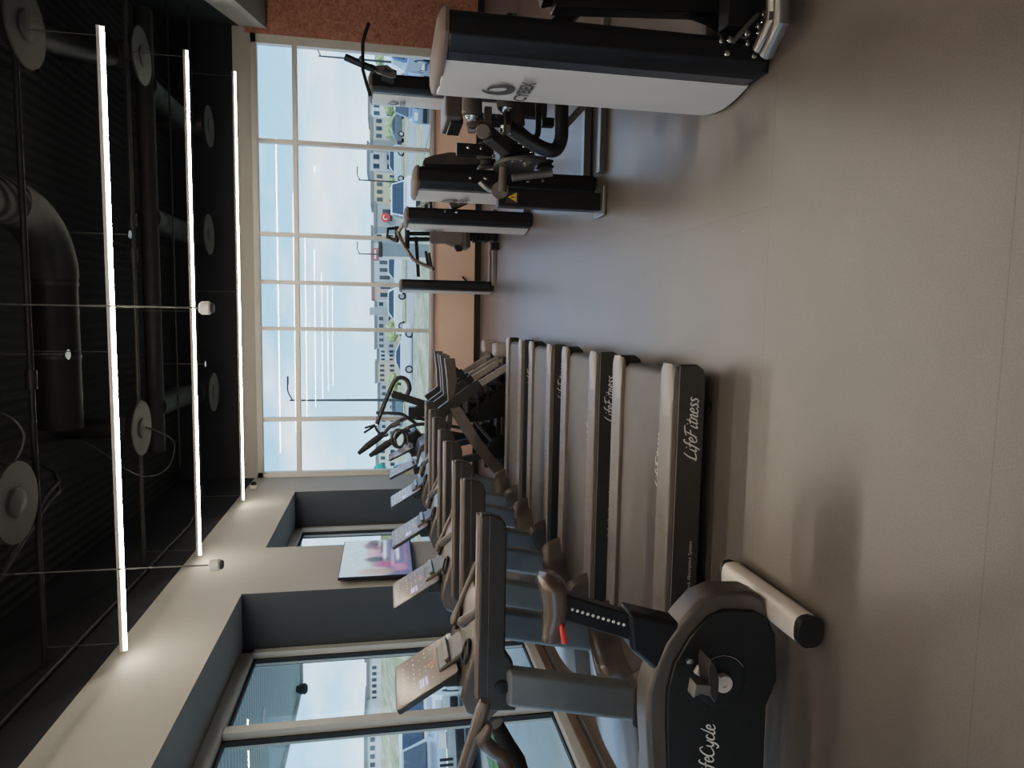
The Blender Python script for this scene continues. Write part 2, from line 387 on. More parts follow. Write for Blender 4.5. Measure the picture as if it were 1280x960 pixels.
# slanted bulkhead on the right, lower beam face in grey
p0, p1 = Vector((3.35-.265*8.6+.3, 8.16-8.6, 0)), Vector((4.5, 11.71, 0))
def slab(z0, z1, w):
    d = (p1-p0).normalized(); n = Vector((d.y, -d.x, 0))
    mb = MB(); q = [p0, p1, p1+n*w, p0+n*w]
    return mb.add([(a.x, min(a.y, FAR-.03), z) for z in (z0, z1) for a in q], [(3, 2, 1, 0), (4, 5, 6, 7), (0, 1, 5, 4), (1, 2, 6, 5), (2, 3, 7, 6), (3, 0, 4, 7)])
struct('trim_bulkhead_right', slab(3.45, 3.85, 3.5), M['beige'])
struct('wall_right_upper', slab(3.85, TOP, 3.4), M['blackwall'])

# windows -------------------------------------------------------------
def frame_bar_y(mb, x0, x1, z0, z1): mb.box(x0, x1, FAR-.03, FAR+.09, z0, z1)
w1 = bpy.data.objects.new('window_1', None); C.objects.link(w1); w1.location = (0, FAR, 0); ORG[w1] = Vector((0, FAR, 0)); w1['kind'] = 'structure'
mb = MB(); frame_bar_y(mb, WX0, WX1, WZ1-.09, WZ1); frame_bar_y(mb, WX0, WX1, WZ0, WZ0+.05); frame_bar_y(mb, WX0, WX0+.09, WZ0, WZ1); frame_bar_y(mb, WX1-.14, WX1, WZ0, WZ1)
struct('window_frame', mb, M['alu'], w1, bevel=.006)
mx = [-1.72, -.21, .55, 1.32, 2.79]
mbt = MB(); mbt.box(WX0+.09, WX1-.14, FAR-.028, FAR+.08, 3.0, 3.075); struct('transom', mbt, M['alu'], w1, bevel=.006)
for x in mx:
    struct('mullion', MB().box(x-.033, x+.033, FAR-.032, FAR+.085, WZ0+.05, WZ1-.09), M['alu'], w1, bevel=.006)
xs = [WX0+.09] + mx + [WX1-.14]
for a, b in zip(xs[:-1], xs[1:]):
    struct('pane', MB().quad((a, FAR+.03, WZ0+.05), (b, FAR+.03, WZ0+.05), (b, FAR+.03, WZ1-.09), (a, FAR+.03, WZ1-.09)), M['glass'], w1, flat=True)
def left_window(n, y0, y1, mulls):
    w = bpy.data.objects.new('window_%d' % n, None); C.objects.link(w); w.location = (WL, y0, 0); ORG[w] = Vector((WL, y0, 0)); w['kind'] = 'structure'
    mb = MB(); A, B = WL-.1, WL+.04
    for q in ((y0, y1, 2.86, 2.98), (y0, y1, .12, .2), (y0, y0+.08, .12, 2.98), (y1-.08, y1, .12, 2.98)): mb.box(A, B, *q)
    struct('window_frame', mb, M['alu'], w, bevel=.006)
    mb = MB()
    ys = [y0+.08] + mulls + [y1-.08]
    for y in mulls:
        struct('mullion', MB().box(A, B, y-.05, y+.05, .2, 2.86), M['alu'], w, bevel=.006)
    for a, b in zip(ys[:-1], ys[1:]):
        a2, b2 = a+(.05 if a != ys[0] else 0), b-(.05 if b != ys[-1] else 0)
        g = MB()
        for q in ((a2, b2, 2.835, 2.86), (a2, b2, .2, .215), (a2, a2+.025, .22, 2.86), (b2-.025, b2, .22, 2.86)): g.box(WL-.06, WL-.02, *q)
        struct('gasket', g, M['aludk'], w)
        struct('pane', MB().quad((WL-.04, a2, .2), (WL-.04, b2, .2), (WL-.04, b2, 2.86), (WL-.04, a2, 2.86)), M['glass'], w, flat=True)
left_window(2, -4.9, 6.74, [-3.7, -2.4, -1.1, .2, 1.5, 2.8, 4.1, 5.40])
left_window(3, 8.11, 10.71, [9.45])
struct('trim_sill_left', MB().box(WL-.15, WL+.05, BACK, 6.74, .05, .12), M['wsill'], bevel=.004)
struct('baseboard_left', MB().box(WL-.15, WL+.02, BACK, 6.74, 0, .05), M['basegrey'])
struct('trim_sill_corner', MB().box(WL-.15, WL+.05, 8.11, 10.71, 0, .12), M['wsill'], bevel=.004)

# ------------------------------------------------------------------ ceiling things
def led(x0, x1, y, label, z=3.6):
    t = thing('led_tube_light', label, 'light', ((x0+x1)/2, y, z), 'hanging LED tube lights')
    obj('diffuser', MB().tube([(x0, y, z), (x1, y, z)], .013, 10), M['led'], t)
    obj('housing', MB().box(x0, x1, y-.035, y+.035, z+.006, z+.03), M['white'], t)
    n = max(2, int((x1-x0)/2.2)+1) if x1-x0 > 1 else 1
    for i in range(n):
        x = x0+.06+(x1-x0-.12)*i/max(1, n-1)
        w = obj('suspension_wire', MB().tube([(x, y, z+.04), (x, y, 4.15)], .004, 6), M['wire'], t)
    return t
led(-2.62, 2.04, 5.55, 'longest-looking and nearest bright LED tube hanging under the ceiling')
led(-2.62, 2.68, 7.73, 'middle of the three bright LED tubes spanning the black ceiling')
led(-2.62, 3.26, 10.04, 'farthest LED tube, hanging close to the window wall header')
led(3.27, 3.40, 7.2, 'short stub of LED tube in front of the grey bulkhead by the brown board', z=3.19)
for i, y in enumerate((3.3, 1.1, -1.1, -3.3)):
    led(-2.62, (1.9, 1.4, 1.2, 1.2)[i], y, 'LED tube behind the viewer, %s from the three seen' % ('first', 'second', 'third', 'fourth')[i])

# pipes the LED wires hang from
def pipe(name, label, pts, r, m, cat='pipe', group=None, smooth=0, fit=()):
    if not fit: return solo(name, MB().tube(pts, r, 12, smooth), m, label, cat, pts[0], group)
    t = thing(name, label, cat, pts[0], group)
    obj('pipe_run', MB().tube(pts, r, 12, smooth), m, t)
    for f in fit:
        f = Vector(f)
        obj('coupling', MB().tube([f-Vector((.07, 0, 0)), f+Vector((.07, 0, 0))], r*1.8, 12), m, t)
    return t
pipe('ceiling_pipe', 'thin grey ceiling pipe with couplings above the nearest LED tube', [(-2.7, 5.55, 4.17), (5, 5.55, 4.17)], .022, M['ductblk'], fit=[(-.5, 5.55, 4.17), (1.95, 5.55, 4.17)])
pipe('ceiling_pipe', 'light grey ceiling pipe with couplings above the middle LED tube', [(-2.7, 7.73, 4.17), (5, 7.73, 4.17)], .024, M['conduit'], fit=[(.95, 7.73, 4.17), (.6, 7.73, 4.17), (2.62, 7.73, 4.17)])
pipe('ceiling_pipe', 'dark ceiling pipe above the farthest LED tube', [(-2.7, 10.04, 4.17), (4.4, 10.04, 4.17)], .018, M['ductblk'], fit=[(3.2, 10.04, 4.17), (-.6, 10.04, 4.17)])
# ducts
def duct_main():
    t = thing('supply_duct', 'wide spiral duct that bends overhead and runs off toward the left bulkhead', 'duct', (.85, 5.5, 4.55))
    obj('spiral_run', MB().tube([(.85, -1.5, 4.5), (.85, 6.0, 4.5)], .19, 24), M['spiral'], t)
    el = [(.85+(-.55)*(1-math.cos(a)), 6.0+.75*math.sin(a), 4.5) for a in [i*math.pi/2/8 for i in range(9)]]
    obj('elbow', MB().tube(el, .192, 24), M['ductgry'], t)
    obj('straight_run', MB().tube([(.3, 6.75, 4.5), (-1.05, 6.75, 4.5)], .18, 24), M['ductblk'], t)
    for x in (.25, -.4): obj('band', MB().tube([(x-.015, 6.75, 4.5), (x+.015, 6.75, 4.5)], .188, 24), M['conduit'], t)
duct_main()
t = thing('branch_duct', 'long dark duct crossing the ceiling with short branches toward round diffusers', 'duct', (1, 8.95, 4.4))
obj('straight_run', MB().tube([(-1.7, 9.0, 4.4), (3.55, 9.0, 4.4)], .1, 20), M['ductgry'], t)
for x in (2.7, 1.15, -1.14):
    obj('branch', MB().tube([(x, 9.0, 4.42), (x, 10.0, 4.42), (x, 10.5, 4.36), (x, 10.62, 4.2)], .15, 18, 4), M['ductblk'], t)
t = thing('branch_duct', 'dark round duct running back over the right-hand diffusers', 'duct', (2.3, 5, 4.5))
obj('straight_run', MB().tube([(1.75, 2.0, 4.62), (2.3, 6.4, 4.62)], .16, 20), M['ductblk'], t)
obj('branch', MB().tube([(2.3, 6.3, 4.6), (2.5, 7.2, 4.6), (2.66, 7.9, 4.4)], .13, 18, 5), M['ductblk'], t)
def diffuser(px, label):
    p = gz(*px, 4.1)
    t = thing('round_diffuser', label, 'vent', p, 'round ceiling diffusers')
    d = (0, 0, 1)
    obj('outer_cone', MB().lathe([(.285, 0), (.29, .012), (.24, .05), (.15, .12), (.13, .22), (.12, .22), (.14, .12), (.23, .045), (.275, .006)], p, d, 32), M['ductgry'], t)
    obj('middle_ring', MB().lathe([(.215, .02), (.22, .028), (.13, .07), (.08, .05), (.1, .03), (.2, .018)], p, d, 32), M['ductblk'], t)
    obj('centre_disc', MB().lathe([(.03, -.02), (.1, -.012), (.105, .0), (.06, .03)], p, d, 24), M['ductgry'], t)
    obj('neck', MB().tube([p+Vector((0, 0, .2)), p+Vector((0, 0, TOP-4.1))], .11, 20), M['ductblk'], t)
for px, lb in (((33, 32), 'large round ceiling diffuser above the near right end of the nearest LED tube'),
               ((22, 628), 'large round diffuser overhead on the window side of the ceiling'),
               ((178, 70), 'round diffuser by the pipe at the right end of the middle LED tube'),
               ((178, 535), 'round diffuser with a looped cable between the nearest and middle LED tubes'),
               ((262, 158), 'rightmost of the three round diffusers near the window wall'),
               ((262, 293), 'middle one of the three round diffusers near the window wall'),
               ((268, 490), 'leftmost of the three round diffusers near the window wall')):
    diffuser(px, lb)
# looped cable by the diffuser
p = gz(178, 535, 4.1)
solo('looped_cable', MB().tube([Vector((p.x-.1, p.y-.25, TOP)), p+Vector((-.1, -.25, .45)), p+Vector((-.45, -.2, .0)), p+Vector((-.42, -.1, -.25)), p+Vector((-.15, 0, -.3)), p+Vector((.0, .05, -.02))], .008, 8, 8), M['conduit'], 'grey cable drooping in a loop beside a round diffuser', 'cable', p)
p = gz(10, 548, 4.1)
solo('looped_cable', MB().tube([p+Vector((-.12, .2, .3)), p+Vector((-.2, .1, .05)), p+Vector((0, .12, -.04)), p+Vector((.16, .1, .08)), p+Vector((.15, .2, .4)), Vector((p.x+.15, p.y+.2, TOP))], .008, 8, 8), M['conduit'], 'short bright-edged cable loop high overhead at the photo edge', 'cable', p)
# conduits bending toward the bulkhead
for k, (dz, lb) in enumerate(((0, 'first of the parallel conduits bending across the ceiling to the left bulkhead'), (.09, 'second parallel conduit bending beside the first one overhead'))):
    pts = [(-2.68, 4.0+k*.12, 4.3), (-2.3, 4.4+k*.12, 4.3), (-1.55+k*.08, 6.0, 4.3), (-1.5+k*.08, 6.2, 4.3), (-1.35, 6.25, 4.35), (-1.2, 6.3, 4.6)]
    solo('electrical_conduit', MB().tube(pts, .016, 8), M['ductgry'], lb, 'conduit', pts[0], 'ceiling conduits')
solo('electrical_conduit', MB().tube([(-2.66, 2.5, 4.05), (-2.66, 9.0, 4.05), (-2.5, 9.6, 4.05), (-2.4, 10.0, 4.15)], .014, 8), M['ductgry'], 'thin conduit following the top of the left bulkhead', 'conduit', (-2.66, 2.5, 4.05), 'ceiling conduits')
solo('electrical_conduit', MB().tube([(-2.0, 9.4, 4.25), (4.0, 9.4, 4.25)], .012, 8), M['ductblk'], 'thin dark conduit crossing in front of the far diffusers', 'conduit', (-2, 9.4, 4.25), 'ceiling conduits')
# cable tray hanger (short bright bracket)
solo('pipe_bracket', MB().box(1.9, 2.45, 6.2, 6.23, 4.32, 4.35).box(1.9, 1.93, 6.2, 6.23, 4.32, 4.75), M['conduit'], 'short pale metal bracket under the ceiling beside the spiral duct', 'bracket', (2.2, 6.2, 4.35))
# pendant sensors on rods
def pendant(px, Y, label):
    p = at(*px, Y)
    t = thing('pendant_sensor', label, 'sensor', p, 'pendant sensors')
    obj('rod', MB().tube([p+Vector((0, 0, .02)), (p.x, p.y, TOP)], .006, 8), M['wire'], t)
    obj('sensor_body', MB().lathe([(.035, -.04), (.045, -.03), (.045, .02), (.03, .035)], p, (0, 0, 1), 20), M['white'], t)
    obj('lens', MB().lathe([(.028, -.06), (.034, -.05), (.034, -.038)], p, (0, 0, 1), 20), M['char'], t)
pendant((268, 706), 5.0, 'white sensor on a thin rod in front of the lit left bulkhead')
pendant((256, 385), 5.0, 'small white sensor on a thin rod hanging between the middle and far LED tubes')
p = ax(317, 610, SOF+.001)
t = thing('dome_camera', 'small black dome camera in the corner beside the far LED tube end', 'camera', p)
obj('dome_base', MB().lathe([(.05, 0), (.055, .03), (.05, .05)], p, (1, 0, 0), 20), M['white'], t)
obj('dome', MB().ball(p+Vector((.06, 0, 0)), .045, 16), M['rubber'], t)
for px, lb in (((255, 455), 'tiny sprinkler head on the far pipe'), ((160, 293), 'tiny sprinkler head on the pipe above the middle LED tube'), ((82, 443), 'tiny sprinkler head above the nearest LED tube')):
    p = gz(*px, 4.02)
    t = thing('sprinkler_head', lb, 'sprinkler', p, 'sprinkler heads')
    obj('stem', MB().tube([p, Vector((p.x, p.y, TOP))], .008, 8), M['steel'], t)
    obj('deflector', MB().lathe([(.04, 0), (.042, .006), (.015, .03)], p+Vector((0, 0, -.02)), (0, 0, 1), 16), M['chrome'], t)

# ------------------------------------------------------------------ television on the column
def tv():
    x = SOF+.07
    t = thing('wall_television', 'flat television showing a pinkish gym scene, mounted on the grey column', 'television', (x, 7.44, 1.7))
    y0, y1, z0, z1 = 6.86, 8.02, 1.31, 2.08
    obj('bezel', MB().box(x-.03, x, y0, y1, z0, z1), M['tvblk'], t, bevel=.006)
    obj('wall_bracket', MB().box(SOF+.005, x-.03, 7.2, 7.7, 1.5, 1.9), M['char'], t)
    # picture: colour patches stored in the mesh, softly blended
    nu, nv = 40, 26
    def colr(s, v):     # s: 0 near .. 1 far, v: 0 top .. 1 bottom
        def blob(cx, cy, rx, ry): 
            d = ((s-cx)/rx)**2+((v-cy)/ry)**2
            return max(0, min(1, 1.6-d*1.6))
        c = Vector((.52, .62, .66))
        def over(col, w):
            nonlocal c; c = c*(1-w)+Vector(col)*w
        over((.2, .21, .36), max(0, min(1, (v-.55)*8)))
        over((.45, .33, .42), blob(.5, .5, .35, .16)*.9)
        over((.3, .16, .22), blob(.82, .42, .14, .14))
        over((.1, .08, .13), blob(.9, .45, .13, .1)*.8)
        over((.62, .42, .5), blob(.6, .42, .16, .09))
        over((.1, .08, .11), blob(.42, .5, .09, .2))
        over((.42, .15, .3), blob(.28, .62, .1, .2))
        over((.5, .28, .45), blob(.2, .83, .12, .12))
        over((.45, .38, .34), blob(.1, .5, .11, .3))
        over((.75, .82, .95), blob(.7, .62, .35, .03)); over((.7, .8, .95), blob(.66, .8, .33, .035))
        over((.36, .24, .36), blob(.6, .92, .4, .02))
        over((.16, .1, .16), blob(.78, .58, .2, .025)); over((.2, .12, .18), blob(.74, .5, .02, .12)*.8); over((.6, .5, .6), blob(.45, .72, .3, .025)*.8)
        c = Vector([q**1.25 for q in c]); return c*(.88+.24*random.random())
    mb = MB().grid(lambda a, b: (x+.002, y0+.012+(y1-y0-.024)*a, z1-.012-(z1-z0-.03)*b), nu, nv)
    o = obj('picture', mb, M['tvblk'], t, flat=True)
    me = o.data; ca = me.color_attributes.new('paint', 'FLOAT_COLOR', 'POINT')
    for i in range(nu+1):
        for j in range(nv+1):
            ca.data[i*(nv+1)+j].color = (*colr(i/nu, j/nv), 1)
    mt = bpy.data.materials.new('tv_picture'); mt.use_nodes = True; nt = mt.node_tree; b = nt.nodes['Principled BSDF']
    vc = nt.nodes.new('ShaderNodeVertexColor'); vc.layer_name = 'paint'
    nt.links.new(vc.outputs['Color'], b.inputs['Emission Color']); b.inputs['Emission Strength'].default_value = .48
    b.inputs['Base Color'].default_value = (.02, .02, .02, 1); b.inputs['Roughness'].default_value = .15
    me.materials.clear(); me.materials.append(mt)
tv()

# ------------------------------------------------------------------ treadmills
def tablet(parent, centre, yw, low, high, ic=True, name='tablet'):
    # low/high: (x, z) of the lower and upper edge; screen faces +X and up
    yc = centre
    a = Vector((low[0], 0, low[1])); b = Vector((high[0], 0, high[1])); u = (b-a).normalized(); n = Vector((u.z, 0, -u.x)); H = (b-a).length
    def P(s, t, d): return Vector((0, yc+yw*(.5-s), 0)) + a + u*(H*t) + n*d     # s 0..1 from far to near
    mb = MB(); w = .06
    def rr(d):
        pts = []
        for cx, cy, a0 in ((w, w, 180), (1-w, w, 270), (1-w, 1-w, 0), (w, 1-w, 90)):
            for k in range(4):
                q = R(a0+k*30); pts.append(P(cx+w*math.cos(q), cy+w*math.sin(q), d))
        return pts
    lo, hi = rr(-.028), rr(0); nn = len(lo)
    mb.add(lo+hi, [list(range(nn))[::-1], list(range(nn, 2*nn))]+[(i, (i+1) % nn, nn+(i+1) % nn, nn+i) for i in range(nn)])
    case = obj(name, mb, M['char'], parent, bevel=.003)
    def q(mb, s0, s1, t0, t1, d=.0025): mb.quad(P(s0, t0, d), P(s1, t0, d), P(s1, t1, d), P(s0, t1, d))
    nu, nv = 64, 48
    sc = obj('screen', MB().grid(lambda a_, b_: P(.02+.96*a_, .03+.94*b_, .0012), nu, nv), M['screen'], case, flat=True)
    ca = sc.data.color_attributes.new('paint', 'FLOAT_COLOR', 'CORNER'); rnd = random.Random(3)
    base = (.15, .115, .1); spots = {}  # brown base tone paints a reflection onto the dark glass
    def put(s0, s1, t0, t1, c):
        for f in range(int(s0*nu), max(int(s0*nu)+1, int(s1*nu))):
            for g in range(int(t0*nv), max(int(t0*nv)+1, int(t1*nv))): spots[(f, g)] = c
    if ic:
        for r in range(5):
            for k in range(7):
                if rnd.random() < .8: put(.1+k*.115, .1+k*.115+.01+.03*(r % 2)*rnd.random(), .38+r*.105, .38+r*.105, (.75, .7, .66))
        for k in range(6): put(.16+k*.12, .22+k*.12, .88, .88, (.5, .42, .38))
        put(.68, .9, .47, .64, (.28, .25, .5))
        for k in range(3): put(.7, .88, .49+k*.055, .5+k*.055, (.85, .85, .95))
        put(.42, .52, .35, .39, (.6, .14, .12)); put(.44, .5, .42, .42, (.7, .3, .15)); put(.54, .57, .37, .37, (.3, .6, .2))
        put(0, 1, .27, .28, (.12, .09, .08))
    li = 0
    for pi, pol in enumerate(sc.data.polygons):
        c = spots.get((pi//nv, pi % nv), base)
        for li in pol.loop_indices: ca.data[li].color = (*c, 1)
    pass
    ledge = MB(); ledge.bar(P(.2, .1, .015), P(.75, .1, .015), .03, .05, n); obj('phone_ledge', ledge, M['brownp'], case, bevel=.004)
    sc.data.materials.clear(); sc.data.materials.append(M['uiscreen'])
    return case

TY = 3.53
def make_treadmill():
    t = thing('treadmill', 'nearest treadmill, its dark grey flank lettered beside the bike', 'treadmill', (-1.2, TY, 0), 'row of treadmills')
    y0, y1 = TY-.45, TY+.45
    # flanks
    prof = [(-2.0, .06), (-.27, .06), (-.225, .075), (-.2, .11), (-.2, .2), (-.23, .205), (-2.0, .205)]
    for s, (a, b) in enumerate(((y0, y0+.06), (y1-.06, y1))):
        fl = obj('side_panel', MB().prism(prof, 'Y', a, b), M['panel'], t, bevel=.012, seg=3)
        if s == 0:
            obj('maker_lettering', brush_mb('LifeFitness', (-.52, a-.003, .133), (1, 0, 0), (0, 0, 1), .066), M['text'], fl, flat=True)
            obj('small_lettering', text_mb('FlexDeck Shock Absorption System', (-1.27, a-.003, .11), (1, 0, 0), (0, 0, 1), .026, .002, .1), M['text'], fl, flat=True)
            obj('pinstripe', MB().box(-1.95, -.21, a-.002, a, .199, .202), M['railcap'], fl)
    # foot rails with rounded caps
    for a, b in ((y0, y0+.16), (y1-.16, y1)):
        r = obj('foot_rail', MB().prism([(-2.0, .2), (-.24, .2), (-.205, .212), (-.215, .226), (-.3, .232), (-2.0, .232)], 'Y', a+.004, b), M['rail'], t, bevel=.008)
        ym = (a+b)/2
        c = MB(); nn = 12
        c.grid(lambda u, v: (-.2-.26*u, ym+(.085-.03*u*u*u)*math.cos(math.pi*v)*(1-.35*(1-u)**4), .228+.02*math.sin(math.pi*v)*min(1, .4+4*u)*(1-u*.7)), 10, 10)
        obj('rail_cap', c, M['railcap'], r)
        mk = MB()
        for k in range(12): mk.box(-.62-.085*k, -.616-.085*k, ym-.03, ym+.05, .2325, .2335)
        obj('tick_marks', mk, M['railcap'], r, flat=True)
    bl = [(-2.0, .17)]+[(-.27+.045*math.cos(R(q)), .155+.045*math.sin(R(q))) for q in range(-90, 91, 20)]+[(-2.0, .2)]
    bt = obj('belt', MB().prism([(-2.0, .11)]+[(-.29+.05*math.cos(R(q)), .16+.05*math.sin(R(q))) for q in range(-90, 91, 15)]+[(-2.0, .21)], 'Y', y0+.16, y1-.16), M['belt'], t)
    obj('belt_lettering', brush_mb('LifeFitness', (-.72, y0+.2, .2105), (1, 0, 0), (0, 1, 0), .062, .001), M['text'], bt, flat=True)
    obj('rear_frame', MB().box(-.29, -.245, y0+.05, y1-.05, .06, .15), M['char'], t, bevel=.006)
    for yy in (y0+.08, y1-.08):
        obj('foot', MB().lathe([(.035, 0), (.035, .03), (.015, .04), (.015, .08)], (-.42, yy, 0), (0, 0, 1), 16), M['rubber'], t)
        obj('foot', MB().lathe([(.035, 0), (.035, .03), (.015, .04), (.015, .08)], (-1.9, yy, 0), (0, 0, 1), 16), M['rubber'], t)
    # motor hood: two lobes flanking a valley
    def hood(u, v):
        y = -1+2*v; ay = abs(y)
        start = -1.98+.27*min(1, (ay/.8)**2.4) if ay < .8 else -1.71-.1*((ay-.8)/.2)**2
        x = start+(-2.5-start)*u
        d = start-x
        rise = 1-(1-min(1, d/.12))**2.4
        z = .19+(.19*rise)*(1-.45*max(0, (d-.12)/.7)) * (1-.25*max(0, (ay-.8)/.2)**2)
        if v in (0, 1): z = .06
        if u == 1: z = .06
        return (x, TY+y*.455, z)
    obj('motor_hood', MB().grid(hood, 22, 26), M['brownp'], t)
    # uprights
    for yy in (TY-.37, TY+.37):
        up = obj('upright', MB().prism([(-1.70, 1.02), (-1.9, 1.02), (-2.06, .26), (-1.86, .26)], 'Y', yy-.04, yy+.04), M['frame'], t, bevel=.032, seg=4)
        obj('upright_shoe', MB().prism([(-1.845, .36), (-2.06, .36), (-2.1, .2), (-1.83, .2)], 'Y', yy-.05, yy+.05), M['char'], t, bevel=.012)
    # handrails
    hp = [(-.93, 1.155), (-.93, 1.1), (-.945, 1.06), (-.97, 1.035), (-1.01, 1.025), (-1.62, 1.025), (-1.68, .985), (-1.93, .965), (-1.92, 1.1), (-1.86, 1.155)]
    for yy in (TY-.36, TY+.36):
        h = obj('handrail', MB().prism(hp, 'Y', yy-.03, yy+.035), M['char'], t, bevel=.01, seg=3)
        obj('rail_top', MB().prism([(yy-.0305, 1.11), (yy-.012, 1.168), (yy+.038, 1.168), (yy+.038, 1.12)], 'X', -1.86, -.935), M['railtop'], h)
        sgn = -1 if yy < TY else 1
        obj('pivot_cap', MB().lathe([(.035, 0), (.035, .004), (.02, .006)], (-1.8, yy+sgn*.035, 1.04), (0, sgn, 0), 20), M['black'], h)
    # console
    co = obj('console', MB().prism([(-1.5, 1.10), (-1.56, 1.04), (-1.95, 1.02), (-2.02, 1.1), (-1.97, 1.2), (-1.88, 1.235), (-1.78, 1.21), (-1.58, 1.15)], 'Y', TY-.325, TY+.325), M['brownp'], t, bevel=.02, seg=3)
    nrm = Vector((.29, 0, .96))
    for yy in (TY-.2, TY+.2):
        c = Vector((-1.7, yy, 1.19))
        obj('cup_holder', MB().lathe([(.062, -.01), (.066, .004), (.062, .014), (.05, .014), (.046, .004), (.0, .003)], c, nrm, 28), M['black'], co)
    obj('tablet_neck', MB().prism([(-1.72, 1.18), (-1.93, 1.2), (-1.93, 1.3), (-1.83, 1.33)], 'Y', TY-.13, TY+.13), M['char'], t, bevel=.015)
    tablet(t, TY, .45, (-1.79, 1.235), (-1.98, 1.55))
    # sensor grips reaching toward the tablet
    for s in (-1, 1):
        a, b = (Vector((-1.43, TY+.325, 1.07)), Vector((-1.74, TY+.2, 1.225))) if s > 0 else (Vector((-1.37, TY-.335, 1.08)), Vector((-1.54, TY-.23, 1.235)))
        mb = MB().tube([a, a.lerp(b, .25), a.lerp(b, .6), a.lerp(b, .9), b], [.03, .022, .022, .028, .012], 12, 3)
        obj('sensor_grip', mb, M['brownp'], t)
    obj('stop_clip', MB().box(-1.5, -1.475, TY-.2, TY-.17, 1.1, 1.15), M['red'], t, bevel=.006)
    return t
tm = make_treadmill()
dup(tm, (-1.2, 4.77, 0), 'second treadmill from the bike, between the nearest treadmill and the third')
dup(tm, (-1.2, 6.03, 0), 'third treadmill from the bike, one before the farthest of the row')
dup(tm, (-1.2, 7.30, 0), 'farthest treadmill of the row, beside the stair climbers')

# floor raceway under the windows
t = thing('floor_raceway', 'pale metal cable raceway lying on the floor in front of the left windows', 'raceway', (-2.87, 4, 0))
obj('cover', MB().box(-2.98, -2.77, -4.0, 8.6, 0, .035), M['raceway'], t, bevel=.006)
for y in (2.0, 4.25, 6.5): obj('joint', MB().box(-2.985, -2.765, y-.004, y+.004, 0, .037), M['char'], t)
for y, lb in ((5.0, 'black wedge beside the raceway behind the second treadmill'), (3.75, 'black wedge beside the raceway behind the nearest treadmill'), (6.25, 'black wedge beside the raceway behind the third treadmill')):
    t = thing('floor_wedge', lb, 'power box', (-2.66, y, 0), 'black floor wedges')  # plain black wedge with a cord, set against the raceway edge
    obj('wedge_body', MB().prism([(-2.765, 0), (-2.56, 0), (-2.6, .05), (-2.765, .07)], 'Y', y-.35, y+.3), M['black'], t, bevel=.006)
    obj('wedge_cord', MB().tube([(-2.58, y-.1, .03), (-2.5, y-.12, .02), (-2.42, y-.2, .02)], .01, 8, 4), M['rubber'], t)

